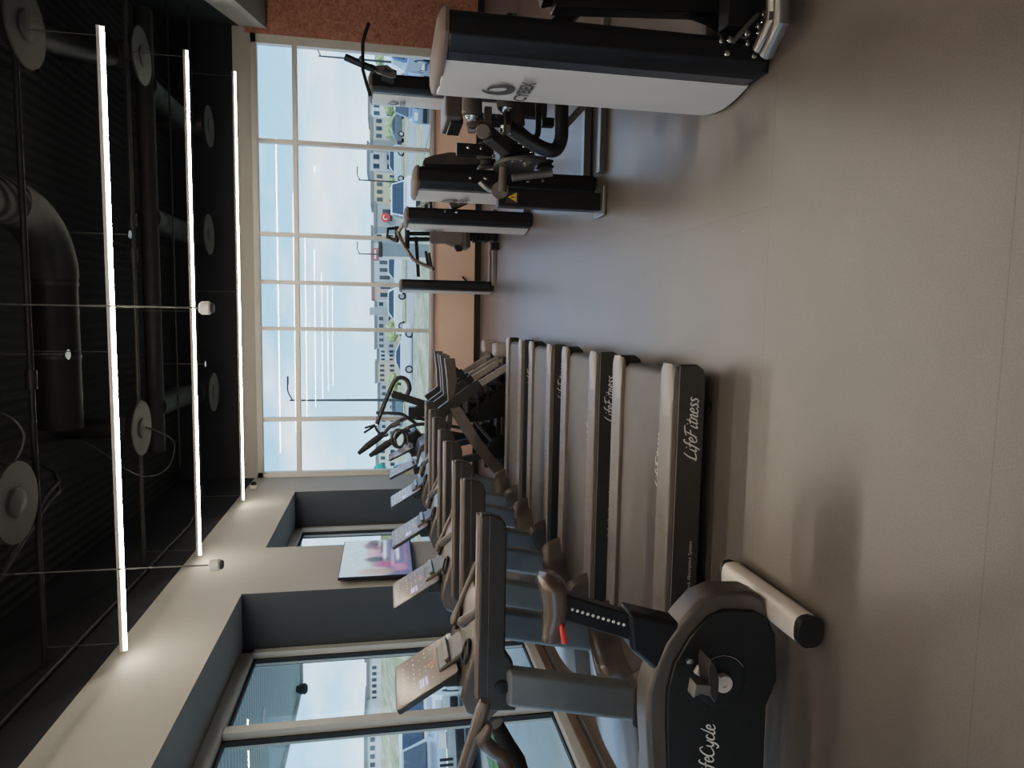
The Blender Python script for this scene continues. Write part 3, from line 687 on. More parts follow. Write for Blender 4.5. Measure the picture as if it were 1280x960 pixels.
# ------------------------------------------------------------------ upright exercise bike
def bike():
    YN, YF = 2.38, 2.51
    t = thing('exercise_bike', 'dark upright exercise bike with pale rear stabiliser, cut off by the photo edge', 'exercise bike', (-1.5, 2.47, 0))
    def B(px): p = at(px[0], px[1], YN); return (p.x, p.z)
    out = [(812, 960), (809, 905), (810, 867), (817, 843), (832, 805), (855, 773), (876, 750), (899, 740), (940, 740), (953, 746), (960, 760), (968, 790), (969, 850), (956, 881), (953, 960)]
    poly = [B(p) for p in out]
    poly = [(-2.6, poly[-1][1]), (-2.6, poly[0][1]-.08)] + [(-2.2, poly[0][1])] + poly
    obj('body_frame', MB().prism(poly, 'Y', YN, YF), M['bikerim'], t, bevel=.02, seg=3)
    inn = [(833, 960), (831, 905), (832, 862), (841, 827), (861, 793), (884, 769), (902, 761), (940, 762), (958, 772), (967, 792), (968, 848), (955, 880), (952, 960)]
    pi = [B(p) for p in inn]; pi = [(-2.5, pi[-1][1]), (-2.5, pi[0][1]-.05)] + pi
    cov = obj('side_cover', MB().prism(pi, 'Y', YN-.018, YN+.01), M['bikeblk'], t, bevel=.008)
    obj('side_cover', MB().prism(pi, 'Y', YF-.01, YF+.018), M['bikeblk'], t, bevel=.008)
    c = at(901, 851, YN-.02)
    ring = MB().lathe([(.098, 0), (.104, .001), (.104, .004), (.098, .006), (.08, .004), (.0, .005)], (c.x, YN-.018, c.z), (0, -1, 0), 40)
    obj('crank_cover', ring, M['bikeblk'], cov)
    arc = MB().tube([(c.x+.104*math.cos(R(a)), YN-.0225, c.z+.104*math.sin(R(a))) for a in range(-60, 45, 5)], .0018, 6)
    obj('cover_edge', arc, M['railcap'], cov)
    obj('frame_lettering', brush_mb('LifeCycle', at(883, 942, YN-.022), (1, 0, 0), (0, 0, 1), .06), M['text'], cov, flat=True)
    # crank and pedals
    cr = obj('crank', MB().lathe([(.034, 0), (.036, .02), (.034, .03), (.013, .031), (.012, .024), (0, .024)], (c.x, YN-.02, c.z), (0, -1, 0), 28), M['bikesil'], t)
    tip = Vector((at(870, 836, YN-.05).x, YN-.05, at(870, 836, YN-.05).z))
    obj('crank_arm', MB().bar((c.x, YN-.04, c.z), tip, .02, .036, (1, 0, 0)), M['bikesil'], cr, bevel=.006)
    pd = obj('pedal', MB().prism([(-.088, 0), (-.06, -.018), (0, -.026), (.06, -.018), (.09, 0), (.06, .013), (0, .017), (-.06, .013)], 'Y', 0, .09), M['char'], t, bevel=.006)
    pd_m = Matrix.Translation(Vector((tip.x-.0, tip.y-.1, tip.z-.02))-ORG[t])
    pd.data.transform(Matrix.Translation(ORG[t])); pd.data.transform(Matrix.Rotation(R(-8), 4, 'Y')); pd.data.transform(pd_m)
    q = Vector((tip.x, tip.y-.06, tip.z-.02))
    st = MB().prism([(q.x-.055, q.z+.01), (q.x-.04, q.z+.05), (q.x-.055, q.z+.078), (q.x+.0, q.z+.07), (q.x-.005, q.z+.045), (q.x-.01, q.z+.01)], 'Y', q.y-.045, q.y+.01)
    obj('pedal_strap', st, M['steel'], pd, bevel=.004)
    obj('pedal_bolt', MB().lathe([(.014, 0), (.014, .012), (.005, .014)], tip+Vector((.045, -.02, .04)), (0, -1, 0), 16), M['chrome'], pd)
    tip2 = Vector((c.x-.035, YF+.045, c.z-.12))
    obj('crank_arm', MB().bar((c.x, YF+.03, c.z), tip2, .02, .036, (1, 0, 0)), M['bikesil'], cr, bevel=.006)
    obj('pedal', MB().box(tip2.x-.055, tip2.x+.055, tip2.y, tip2.y+.09, tip2.z-.015, tip2.z+.015), M['char'], t, bevel=.006)
    # rear stabiliser lying across
    f0, f1 = gz(912, 716, .055), gz(1010, 795, .055)
    xs = -1.13
    st = MB(); nn = 16
    def sec(y): return [(xs+.058*math.copysign(abs(math.cos(R(a)))**.7, math.cos(R(a))), y, .058+.05*math.copysign(abs(math.sin(R(a)))**.7, math.sin(R(a)))) for a in range(0, 360, 360//nn)]
    ring = sec(2.2)+sec(2.76); nn = len(ring)//2
    st.add(ring, [list(range(nn)), list(range(nn, 2*nn))]+[(i, (i+1) % nn, nn+(i+1) % nn, nn+i) for i in range(nn)])
    sb = obj('stabiliser', st, M['bikesil'], t, bevel=.004)
    for a, b in ((2.165, 2.2), (2.76, 2.785)):
        e = MB(); rr = sec(a)+sec(b); e.add(rr, [list(range(nn)), list(range(nn, 2*nn))]+[(i, (i+1) % nn, nn+(i+1) % nn, nn+i) for i in range(nn)])
        obj('end_cap', e, M['rubber'], sb, bevel=.01)
    for yy in (2.24, 2.72): obj('foot', MB().lathe([(.025, 0), (.025, .012)], (xs, yy, 0), (0, 0, 1), 14), M['rubber'], t)
    obj('front_stabiliser', MB().tube([(-2.4, 2.18, .05), (-2.4, 2.77, .05)], .05, 16), M['bikesil'], t)
    # seat post housing, slider, saddle
    YC = (YN+YF)/2
    def Q(px, Y=YC): p = at(px[0], px[1], Y); return (p.x, p.z)
    hs = [Q((779, 757)), Q((861, 776)), Q((858, 800)), Q((822, 838)), Q((783, 806))]
    obj('post_housing', MB().prism(hs, 'Y', YC-.058, YC+.06), M['black'], t, bevel=.02, seg=3)
    a, b = at(690, 752, YC), at(800, 785, YC)
    sl = obj('seat_post', MB().bar(a, b, .06, .1, (1, 0, 0)), M['black'], t, bevel=.008)
    d = (b-a).normalized(); dots = MB()
    for k in range(12):
        p = a.lerp(b, .2+.058*k)+Vector((.004, 0, 0)); dots.lathe([(.0065, 0), (.006, .003), (.001, .004)], (p.x, YC-.03, p.z), (0, -1, 0), 10)
    obj('adjustment_marks', dots, M['white'], sl)
    # saddle: nose points to the windows
    s0, s1 = at(690, 805, YC), at(686, 716, YC)
    L = s1.x-s0.x
    def sad(u, v):
        w = .032+.075*max(0, (u-.2)/.8)**.9
        e0 = math.sqrt(max(0, 1-(1-min(1, u/.1))**2)); e1 = math.sqrt(max(0, 1-(1-min(1, (1-u)/.16))**2)); w *= e0*e1
        a = math.pi*2*v
        x = s0.x+L*u
        zt = s0.z+.012-.012*math.sin(math.pi*u)+.03*max(0, u-.5)
        ca, sa = math.cos(a), math.sin(a)
        th = (.03+.012*u if sa > 0 else .045+.02*u)*e0*e1
        return (x, YC+w*math.copysign(abs(ca)**.8, ca), zt+th*math.copysign(abs(sa)**.8, sa))
    obj('saddle', MB().grid(sad, 24, 24), M['seatgloss'], t)
    obj('saddle_clamp', MB().box(a.x-.07, a.x+.04, YC-.04, YC+.04, a.z-.03, a.z+.02), M['black'], t, bevel=.01)
    r0, r1 = at(701, 780, YC-.04), at(706, 804, YC-.06)
    obj('release_lever', MB().tube([r0, r0.lerp(r1, .5), r1], [.008, .011, .012], 10), M['red'], t)
    # handlebar mast and grips (mostly outside the photo)
    obj('handlebar_mast', MB().bar((-1.95, YC, .5), (-1.86, YC, 1.15), .09, .14, (1, 0, 0)), M['frame'], t, bevel=.02)
    Yg = YN-.12
    g0, g1 = at(607, 876, YN-.1), at(580, 962, YN-.06)
    hb = obj('aero_grip', MB().tube([g0, g0.lerp(g1, .12), g0.lerp(g1, .6), g1, g1+Vector((-.1, 0, .02))], [.018, .026, .026, .025, .024], 16, 4), M['brownp'], t)
    k0 = at(612, 905, Yg); k1 = at(604, 925, Yg); k2 = at(616, 938, Yg); k3 = at(628, 948, Yg); k4 = at(640, 985, Yg)
    obj('bull_grip', MB().tube([k0, k1.lerp(k0, .4), k1, k2], [.012, .022, .028, .026], 16, 5), M['brownp'], t)
    obj('handlebar', MB().tube([k1, k2, k3, k4, (-1.86, YC, 1.15)], [.02, .026, .027, .026, .026], 16, 6), M['brownp'], t)
    h0, h1 = at(620, 905, YN+.1), at(648, 962, YN+.1)
    obj('bar_joint', MB().tube([h0, h0.lerp(h1, .5), h1, (-1.86, YC, 1.13)], [.028, .036, .04, .04], 14, 3), M['rubber'], t)
bike()

# ------------------------------------------------------------------ selectorised strength machines
def tower_parts(t, X, Y, h=1.36, w=.14, logo=True, deep=.62, both=False):
    # black front shell facing the room, bowed silver panel on its left flank
    sh = [(X+.0, Y+.16), (X+.0, Y+.085), (X+.018, Y+.02), (X+.035, Y), (X+w-.03, Y), (X+w, Y+.03), (X+w, Y+deep), (X+.02, Y+deep)]
    tb = obj('tower_shell', MB().prism(sh, 'Z', .02, h), M['black'], t, bevel=.01)
    obj('navy_edge', MB().prism([(X-.002, Y+.165), (X-.002, Y+.085), (X+.006, Y+.08), (X+.01, Y+.16)], 'Z', .03, h-.005), M['navy'], tb)
    n = 10
    pan = [(X-.035*math.sin(math.pi*k/n)*.9-.004, Y+.165+(deep-.175)*k/n) for k in range(n+1)]+[(X+.03, Y+deep-.01), (X+.03, Y+.165)]
    sp = obj('silver_panel', MB().prism(pan, 'Z', .012, h+.01), M['silver'], t, bevel=.006)
    cap = [(X-.02, Y+.2), (X-.005, Y+.08), (X+.045, Y-.005), (X+w, Y), (X+w+.005, Y+deep), (X-.005, Y+deep), (X-.035, Y+deep*.62)]
    mb = MB(); nn = len(cap); cx, cy = X+w/2, Y+deep/2
    rows = []
    for sc, z in ((1, h), (1.0, h+.015), (.93, h+.03), (.75, h+.042)):
        rows += [(cx+(a-cx)*sc, cy+(b-cy)*sc, z) for a, b in cap]
    mb.add(rows, [list(range(nn))[::-1], list(range(3*nn, 4*nn))]+[(r*nn+i, r*nn+(i+1) % nn, (r+1)*nn+(i+1) % nn, (r+1)*nn+i) for r in range(3) for i in range(nn)])
    obj('tower_cap', mb, M['cap'], t)
    obj('tower_foot', MB().box(X+.01, X+w-.01, Y+.03, Y+deep-.02, 0, .03), M['rubber'], t)
    if both:
        pan2 = [(X+w+.004+.012*math.sin(math.pi*k/n), Y+.1+(deep-.11)*k/n) for k in range(n+1)]+[(X+w-.03, Y+deep-.01), (X+w-.03, Y+.1)]
        obj('silver_panel', MB().prism(pan2, 'Z', .012, h+.01), M['silver'], t, bevel=.006)
    if logo:
        c = Vector((X-.04, Y+.36, h-.25))
        s = .075
        for r0, a0, a1, wd in ((1.0, 100, 395, .55), (.66, -60, 130, .34)):
            mb = MB(); k = 25; vs = []
            for sgn in (0, 1):
                for q in range(k):
                    f = q/(k-1); ang = R(a0+(a1-a0)*f); rr = s*(r0-sgn*(wd*math.sin(math.pi*f**.8)+.01))
                    vs.append(c+Vector((0, -rr*math.cos(ang)*.95, rr*math.sin(ang))))
            mb.add(vs, [(q, q+1, k+q+1, k+q) for q in range(k-1)])
            obj('swirl_emblem', mb, M['logo'], sp, flat=True)
        obj('maker_lettering', text_mb('CYBEX', (X-.04, Y+.36, h-.37), (0, -1, 0), (0, 0, 1), .085, .001, 0, .0022, .95), M['logo'], sp, flat=True)
    return tb
class BL(list):
    pass
def bolt(lst, p, r=.012, d=(0, -1, 0)): lst.append(MB().lathe([(r, 0), (r, r*.5), (r*.6, r*.8), (.001, r*.8)], p, d, 12))
def bolts(lst, parent):
    for b in lst: obj('bolt', b, M['chrome'], parent)

# A: the nearest machine, mostly beyond the photo's edge
XA, YA = 1.055, 2.73
t = thing('weight_machine', 'nearest weight machine, tall silver and black stack tower at the right', 'weight machine', (1.3, 3, 0), 'strength machines')
tb = tower_parts(t, XA, YA)
mb = BL()
for px in ((901, 51), (908, 67), (942, 70), (934, 54)): bolt(mb, at(*px, YA), .013)
bolts(mb, tb)
ya = 2.95
a, b = at(690, 3, ya), at(945, 12, ya)
obj('lever_beam', MB().bar(a, b, .09, .075, (1, 0, 0)), M['black'], t, bevel=.008)
obj('lever_beam', MB().bar((a.x, ya, a.z), (a.x+.5, ya+.1, a.z+.15), .07, .09), M['black'], t, bevel=.008)
pl = [at(*p, ya) for p in ((838, 14), (885, 31), (900, 41), (913, 50), (926, 44), (946, 22), (946, 6), (838, 5))]
obj('gusset_plate', MB().prism([(p.x, p.z) for p in pl], 'Y', ya-.012, ya+.012), M['black'], t, bevel=.003)
a, b = at(742, -8, 3.3), at(690, 38, 3.3)
obj('diagonal_brace', MB().bar(a, b, .07, .07), M['black'], t, bevel=.006)
p = at(637, 27, 3.0)
obj('pin_knob', MB().tube([p+Vector((-.06, 0, 0)), p+Vector((.0, 0, 0)), p+Vector((.03, 0, 0))], [.01, .016, .013], 12), M['rubber'], t)
# chrome-grey floor frame with bracket
f = [gz(974, 75, .05), gz(979, 28, .05), gz(981, -60, .05)]
obj('floor_frame', MB().tube([at(958, 68, 2.62), at(977, 30, 2.5), at(978, -80, 2.5)], .03, 12), M['steel'], t)
obj('floor_frame', MB().tube([at(948, 62, 2.72), at(966, 26, 2.62), at(968, -80, 2.62)], .028, 12), M['steel'], t)
obj('cross_link', MB().bar(at(966, 20, 2.6), at(978, 20, 2.5), .03, .03), M['steel'], t)
obj('cross_link', MB().tube([at(916, 52, 2.7), at(938, 28, 2.7), at(948, 17, 2.72)], .01, 8), M['steel'], t)
mb = BL()
for px in ((933, 42), (948, 33), (954, 27), (955, 18), (949, 41), (912, 50)): bolt(mb, at(*px, 2.7), .014)
bolts(mb, t)
obj('bolt_block', MB().box(1.22, 1.4, 2.71, 2.8, .05, .22), M['black'], t, bevel=.006)
obj('machine_base', MB().box(1.2, 2.3, 2.85, 2.93, 0, .06).box(1.2, 2.3, 3.25, 3.33, 0, .06), M['steel'], t, bevel=.008)
obj('seat_pad', MB().box(1.75, 2.15, 2.95, 3.4, .45, .53), M['vinyl'], t, bevel=.03, seg=3)
obj('seat_post', MB().box(1.9, 2.0, 3.1, 3.2, .05, .46), M['black'], t)

# B: rotary leg machine between the near tower and the second tower
t = thing('leg_machine', 'black leg machine with roller pads and levers between the first and second towers', 'weight machine', (1.3, 5.0, 0), 'strength machines')
tower_parts(t, .97, 5.16, 1.36, .15)
p = gz(745, 250, 0)
fp = obj('front_post', MB().box(.82, .95, 4.96, 5.07, .03, .8), M['black'], t, bevel=.01)
obj('post_foot', MB().box(.78, 1.0, 4.9, 5.13, 0, .03), M['steel'], t, bevel=.01)
wl = at(645, 238, 4.955)
obj('label_plate', MB().box(.845, .925, 4.953, 4.957, .655, .745), M['vinyl'], fp)
tri = MB().add([(.852, 4.951, .668), (.918, 4.951, .668), (.885, 4.951, .73)], [(0, 1, 2)])
obj('warning_triangle', tri, M['warn'], fp, flat=True)
obj('warning_mark', MB().box(.882, .888, 4.9495, 4.951, .685, .71).box(.882, .888, 4.9495, 4.951, .674, .68), M['black'], fp)
k = at(624, 238, 4.98)
obj('pivot_cap', MB().tube([at(625, 238, 4.9), at(625, 238, 5.05)], .06, 20), M['brownp'], t)
obj('lever_handle', MB().tube([at(600, 227, 4.97), at(606, 233, 4.97), at(614, 238, 4.97), at(624, 239, 4.97)], .02, 12, 4), M['steel'], t)
obj('pivot_shaft', MB().tube([at(628, 240, 4.9), at(630, 185, 4.9)], .03, 14), M['brownp'], t)
obj('pivot_shaft', MB().tube([at(640, 222, 4.8), at(690, 216, 4.8)], .026, 14), M['steel'], t)
# range cam disc seen edge-on
cc = at(648, 208, 4.9)
ca = MB(); pts = []
for q in range(0, 200, 8):
    pts.append((4.9+.30*math.cos(R(q)), cc.z+.02+.22*math.sin(R(q))-.06))
pts += [(4.62, cc.z-.14), (4.8, cc.z-.1), (5.05, cc.z-.14)]
obj('range_cam', MB().prism(pts, 'X', cc.x-.012, cc.x+.012), M['char'], t, bevel=.004)
mb = MB()
for q in range(15, 180, 18): mb.lathe([(.012, 0), (.012, .03)], (cc.x-.015, 4.9+.26*math.cos(R(q)), cc.z-.04+.19*math.sin(R(q))), (1, 0, 0), 10)
obj('cam_holes', mb, M['chrome'], t)
obj('pulley', MB().lathe([(.06, -.025), (.066, -.02), (.05, -.005), (.05, .005), (.066, .02), (.06, .025)], at(681, 206, 4.85), (1, 0, .1), 24), M['rubber'], t)
obj('pulley', MB().lathe([(.05, -.025), (.056, -.02), (.04, -.005), (.04, .005), (.056, .02), (.05, .025)], at(610, 205, 4.95), (1, 0, .1), 24), M['rubber'], t)
# bolted plate and slotted block
YB = 4.85
def rect(px0, px1, Y, d):
    a, b = at(px0[0], px0[1], Y), at(px1[0], px1[1], Y)
    return MB().box(min(a.x, b.x), max(a.x, b.x), Y, Y+d, min(a.z, b.z), max(a.z, b.z))
bpz = obj('bolted_plate', rect((571, 178), (617, 196), 4.95, .06), M['black'], t, bevel=.004)
mb = BL(); bolt(mb, at(585, 184, 4.95), .014); bolt(mb, at(601, 185, 4.95), .014); bolt(mb, at(617, 195, 4.94), .012)
bolts(mb, bpz)
obj('slot_window', rect((596, 194), (615, 199), 4.93, .02), M['steel'], t, bevel=.003)
obj('back_pad', MB().prism([(at(*p, 5.3).x, at(*p, 5.3).z) for p in ((528, 203), (531, 197), (545, 193), (561, 190), (580, 190), (600, 196), (600, 206), (530, 206))], 'Y', 5.3, 5.62), M['vinyl'], t, bevel=.02, seg=3)
# seat block and roller pads of the same machine
obj('seat_pad', rect((557, 110), (579, 149), 4.5, .4), M['vinyl'], t, bevel=.02, seg=3)
obj('pad_backing', rect((563, 146), (579, 155), 4.55, .3), M['black'], t, bevel=.004)
rp = obj('roller_pad', MB().tube([at(590, 100, 4.3), at(590, 144, 4.3)], .062, 22), M['vinyl'], t, bevel=.006)
obj('roller_cap', MB().lathe([(.045, 0), (.05, .012), (.03, .03), (.012, .035)], at(590, 144, 4.3), (-1, 0, 0), 20), M['chrome'], rp)
rp = obj('roller_pad', MB().tube([at(632, 95, 4.3), at(632, 134, 4.3)], .055, 22), M['vinyl'], t, bevel=.006)
obj('roller_cap', MB().lathe([(.045, 0), (.05, .012), (.03, .03), (.012, .035)], at(632, 134, 4.3), (-1, 0, 0), 20), M['chrome'], rp)
obj('roller_pad', MB().tube([at(640, 120, 4.45), at(645, 158, 4.45)], .06, 20), M['vinyl'], t, bevel=.006)
obj('roller_stem', MB().tube([at(632, 138, 4.3), at(633, 166, 4.3)], .02, 12), M['black'], t)
obj('stem_collar', MB().tube([at(632, 158, 4.3), at(632, 167, 4.3)], .035, 16), M['chrome'], t)
obj('twin_rail', MB().bar(at(583, 156, 4.4), at(606, 151, 4.4), .03, .02).bar(at(585, 159, 4.4), at(607, 156, 4.4), .03, .02), M['brownp'], t, bevel=.003)
obj('chrome_link', MB().tube([at(585, 163, 4.4), at(597, 162, 4.4)], .02, 12), M['chrome'], t)
obj('adjust_bar', MB().bar(at(610, 134, 4.35), at(610, 162, 4.35), .04, .045), M['vinyl'], t, bevel=.004)
obj('pivot_cap', MB().tube([at(604, 164, 4.3), at(604, 164, 4.45)], .046, 22), M['brownp'], t, bevel=.006)
obj('cross_block', rect((613, 142), (634, 154), 4.36, .12), M['black'], t, bevel=.006)
obj('support_arm', MB().bar(at(610, 168, 4.5), at(632, 186, 4.7), .09, .08), M['char'], t, bevel=.01)
obj('elbow_tube', MB().tube([at(636, 160, 4.4), at(655, 172, 4.4), at(680, 186, 4.4), at(694, 187, 4.4), at(701, 175, 4.4), at(702, 155, 4.4), at(702, 118, 4.4)], .045, 16, 6), M['black'], t)
obj('bent_tube', MB().tube([at(640, 150, 4.6), at(662, 170, 4.6), at(671, 170, 4.6), at(673, 155, 4.6), at(672, 125, 4.6)], .02, 12, 5), M['black'], t)
obj('center_block', rect((625, 168), (668, 205), 4.95, .2), M['black'], t, bevel=.01)
obj('centre_block', rect((640, 118), (684, 146), 4.75, .1), M['char'], t, bevel=.01)
obj('side_bar', rect((678, 146), (693, 158), 4.75, .06), M['black'], t, bevel=.004)
obj('short_strut', MB().bar(at(655, 206, 4.7), at(668, 198, 4.7), .05, .03), M['steel'], t, bevel=.004)
obj('brace_tube', MB().tube([at(706, 158, 4.9), at(724, 138, 4.9), at(730, 132, 4.9)], .025, 12), M['steel'], t)
mb = BL()
for px in ((655, 183), (649, 178), (664, 190), (678, 226), (660, 227), (588, 222), (607, 223)): bolt(mb, at(*px, 4.7 if px[1] < 200 else 5.155), .014)
bolts(mb, t)
fb = MB().box(1.12, 2.2, 5.2, 5.27, .04, .1); obj('base_rail', fb, M['steel'], t, bevel=.008)
obj('base_rail', MB().box(1.12, 2.2, 5.32, 5.38, .0, .05), M['black'], t, bevel=.006)
obj('base_rail', MB().box(1.1, 2.2, 4.95, 5.02, 0, .05), M['steel'], t, bevel=.006)
obj('rear_post', MB().box(1.7, 1.8, 4.9, 5.0, 0, .7), M['black'], t, bevel=.008)

# C: third tower with brown lever tube
t = thing('weight_machine', 'third stack tower in the right row with a bent brown lever tube', 'weight machine', (1.1, 7.8, 0), 'strength machines')
tb = tower_parts(t, 1.03, 7.5, 1.36, .16)
mb = BL(); bolt(mb, at(556, 264, 7.5), .016); bolt(mb, at(571, 265, 7.5), .016); bolts(mb, tb)
obj('lever_tube', MB().tube([at(563, 259, 7.62), at(572, 255, 7.62), at(581, 251, 7.62), at(590, 247, 7.62)], .045, 14, 4), M['brownp'], t)
obj('base_rail', MB().box(1.15, 2.0, 7.7, 7.77, 0, .07).box(1.93, 2.0, 7.7, 8.4, 0, .07), M['steel'], t, bevel=.008)
obj('seat_post', MB().box(1.75, 1.83, 7.9, 7.98, .05, .55), M['black'], t, bevel=.006)
obj('seat_pad', MB().box(1.6, 1.98, 7.75, 8.15, .5, .58), M['vinyl'], t, bevel=.03, seg=3)

# D: overhead press machine with narrow tower
t = thing('press_machine', 'shoulder press machine with taupe seat, overhead handles and narrow far tower', 'weight machine', (.9, 10.0, 0), 'strength machines')
tower_parts(t, .42, 10.2, 1.36, .15, logo=False, both=True)
YE = 9.85
obj('back_pad', MB().prism([(at(*p, YE).x, at(*p, YE).z) for p in ((538, 287), (541, 284), (578, 285), (580, 288), (579, 304), (574, 309), (566, 308), (556, 304), (539, 304), (537, 301))], 'Y', YE, YE+.1), M['padgrey'], t, bevel=.012, seg=3)
obj('pad_shell', MB().prism([(at(*p, YE-.05).x, at(*p, YE-.05).z) for p in ((569, 306), (576, 306), (580, 310), (577, 314), (571, 314), (568, 309))], 'Y', YE-.03, YE+.05), M['black'], t, bevel=.01)
obj('seat', rect((582, 284), (588, 309), YE-.4, .45), M['char'], t, bevel=.012)
mb = MB()
for k in range(4): 
    p0, p1 = (592+7*k, 287), (597+7*k, 302-(k % 2)*2)
    q = rect(p0, p1, YE-.1, .18); mb.add(q.v, q.f)
obj('seat_carriage', mb, M['black'], t, bevel=.004)
obj('seat_post', rect((588, 291), (622, 298), YE-.05, .09), M['black'], t, bevel=.006)
obj('mast', MB().tube([at(508, 292, YE+.12), at(620, 292, YE+.12)], .03, 10).tube([at(508, 299, YE+.12), at(620, 299, YE+.12)], .03, 10), M['black'], t)
obj('cross_bar', MB().bar(at(520, 296, YE+.15), at(523, 346, YE+.15), .05, .05), M['black'], t, bevel=.005)
obj('overhead_yoke', MB().tube([at(497, 285, YE), at(485, 286, YE), at(484, 296, YE), at(497, 302, YE)], .024, 10).tube([at(496, 283, YE), at(496, 303, YE)], .03, 10).tube([at(509, 283, YE), at(509, 311, YE)], .035, 10), M['black'], t)
la = obj('press_arm', MB().tube([at(497, 288, YE-.05), at(503, 303, YE-.1), at(515, 322, YE-.35), at(523, 328, YE-.45), at(542, 336, YE-.6)], .026, 12, 3), M['brownp'], t)
obj('hand_grip', MB().tube([at(532, 314, YE-.5), at(535, 331, YE-.5)], .02, 10), M['rubber'], la)
obj('hand_grip', MB().tube([at(536, 316, YE-.55), at(539, 334, YE-.55)], .02, 10), M['rubber'], la)
ra = obj('press_arm', MB().tube([at(497, 291, YE-.05), at(503, 282, YE-.1), at(512, 270, YE-.35), at(524, 259, YE-.45), at(542, 247, YE-.6)], .026, 12, 3), M['steel'], t)
obj('hand_grip', MB().tube([at(532, 256, YE-.5), at(533, 272, YE-.5)], .02, 10), M['rubber'], ra)
obj('hand_grip', MB().tube([at(538, 250, YE-.55), at(539, 266, YE-.55)], .02, 10), M['rubber'], ra)
obj('base_rail', MB().box(.5, 1.6, 10.0, 10.07, .0, .06).box(.5, 1.6, 10.35, 10.42, 0, .06), M['steel'], t, bevel=.008)
obj('base_post', MB().box(1.0, 1.1, 9.78, 9.9, 0, .12), M['black'], t, bevel=.006)

# E: lat pulldown behind the near tower
YL = 8.6
t = thing('lat_pulldown', 'tall pulldown machine with angled black bar behind the nearest tower', 'weight machine', (2.8, YL+.2, 0), 'strength machines')
tower_parts(t, 2.72, YL, 1.76, .2)
hd = obj('head_arm', MB().bar(at(494, 97, YL-.02), at(478, 91, YL-.05), .1, .14).bar(at(478, 91, YL-.05), at(462, 84, YL-.1), .07, .06).bar(at(463, 85, YL-.1), at(431, 71, YL-.2), .05, .07), M['black'], t, bevel=.006)
obj('head_fairing', MB().prism([(at(*p, YL-.08).x, at(*p, YL-.08).z) for p in ((464, 87), (470, 83), (484, 82), (494, 90), (496, 97), (488, 98), (472, 92))], 'Y', YL-.11, YL-.07), M['steel'], t, bevel=.004)
obj('pull_bar', MB().tube([at(p[0], p[1], YL-.3) for p in ((461, 29), (457, 40), (453.5, 53), (453.5, 70), (453.5, 87), (458, 104), (463, 120))], .02, 12), M['rubber'], t)
obj('carabiner', MB().lathe([(.03, -.01), (.03, .01)], at(452, 73, YL-.28), (0, 1, 0), 16), M['steel'], t)
obj('base_rail', MB().box(2.9, 3.8, YL+.1, YL+.18, 0, .07), M['steel'], t, bevel=.008)
obj('seat_pad', MB().box(3.1, 3.5, YL-.3, YL+.2, .45, .53), M['vinyl'], t, bevel=.03, seg=3)
obj('seat_post', MB().box(3.25, 3.35, YL-.1, YL+.15, .05, .46), M['black'], t)

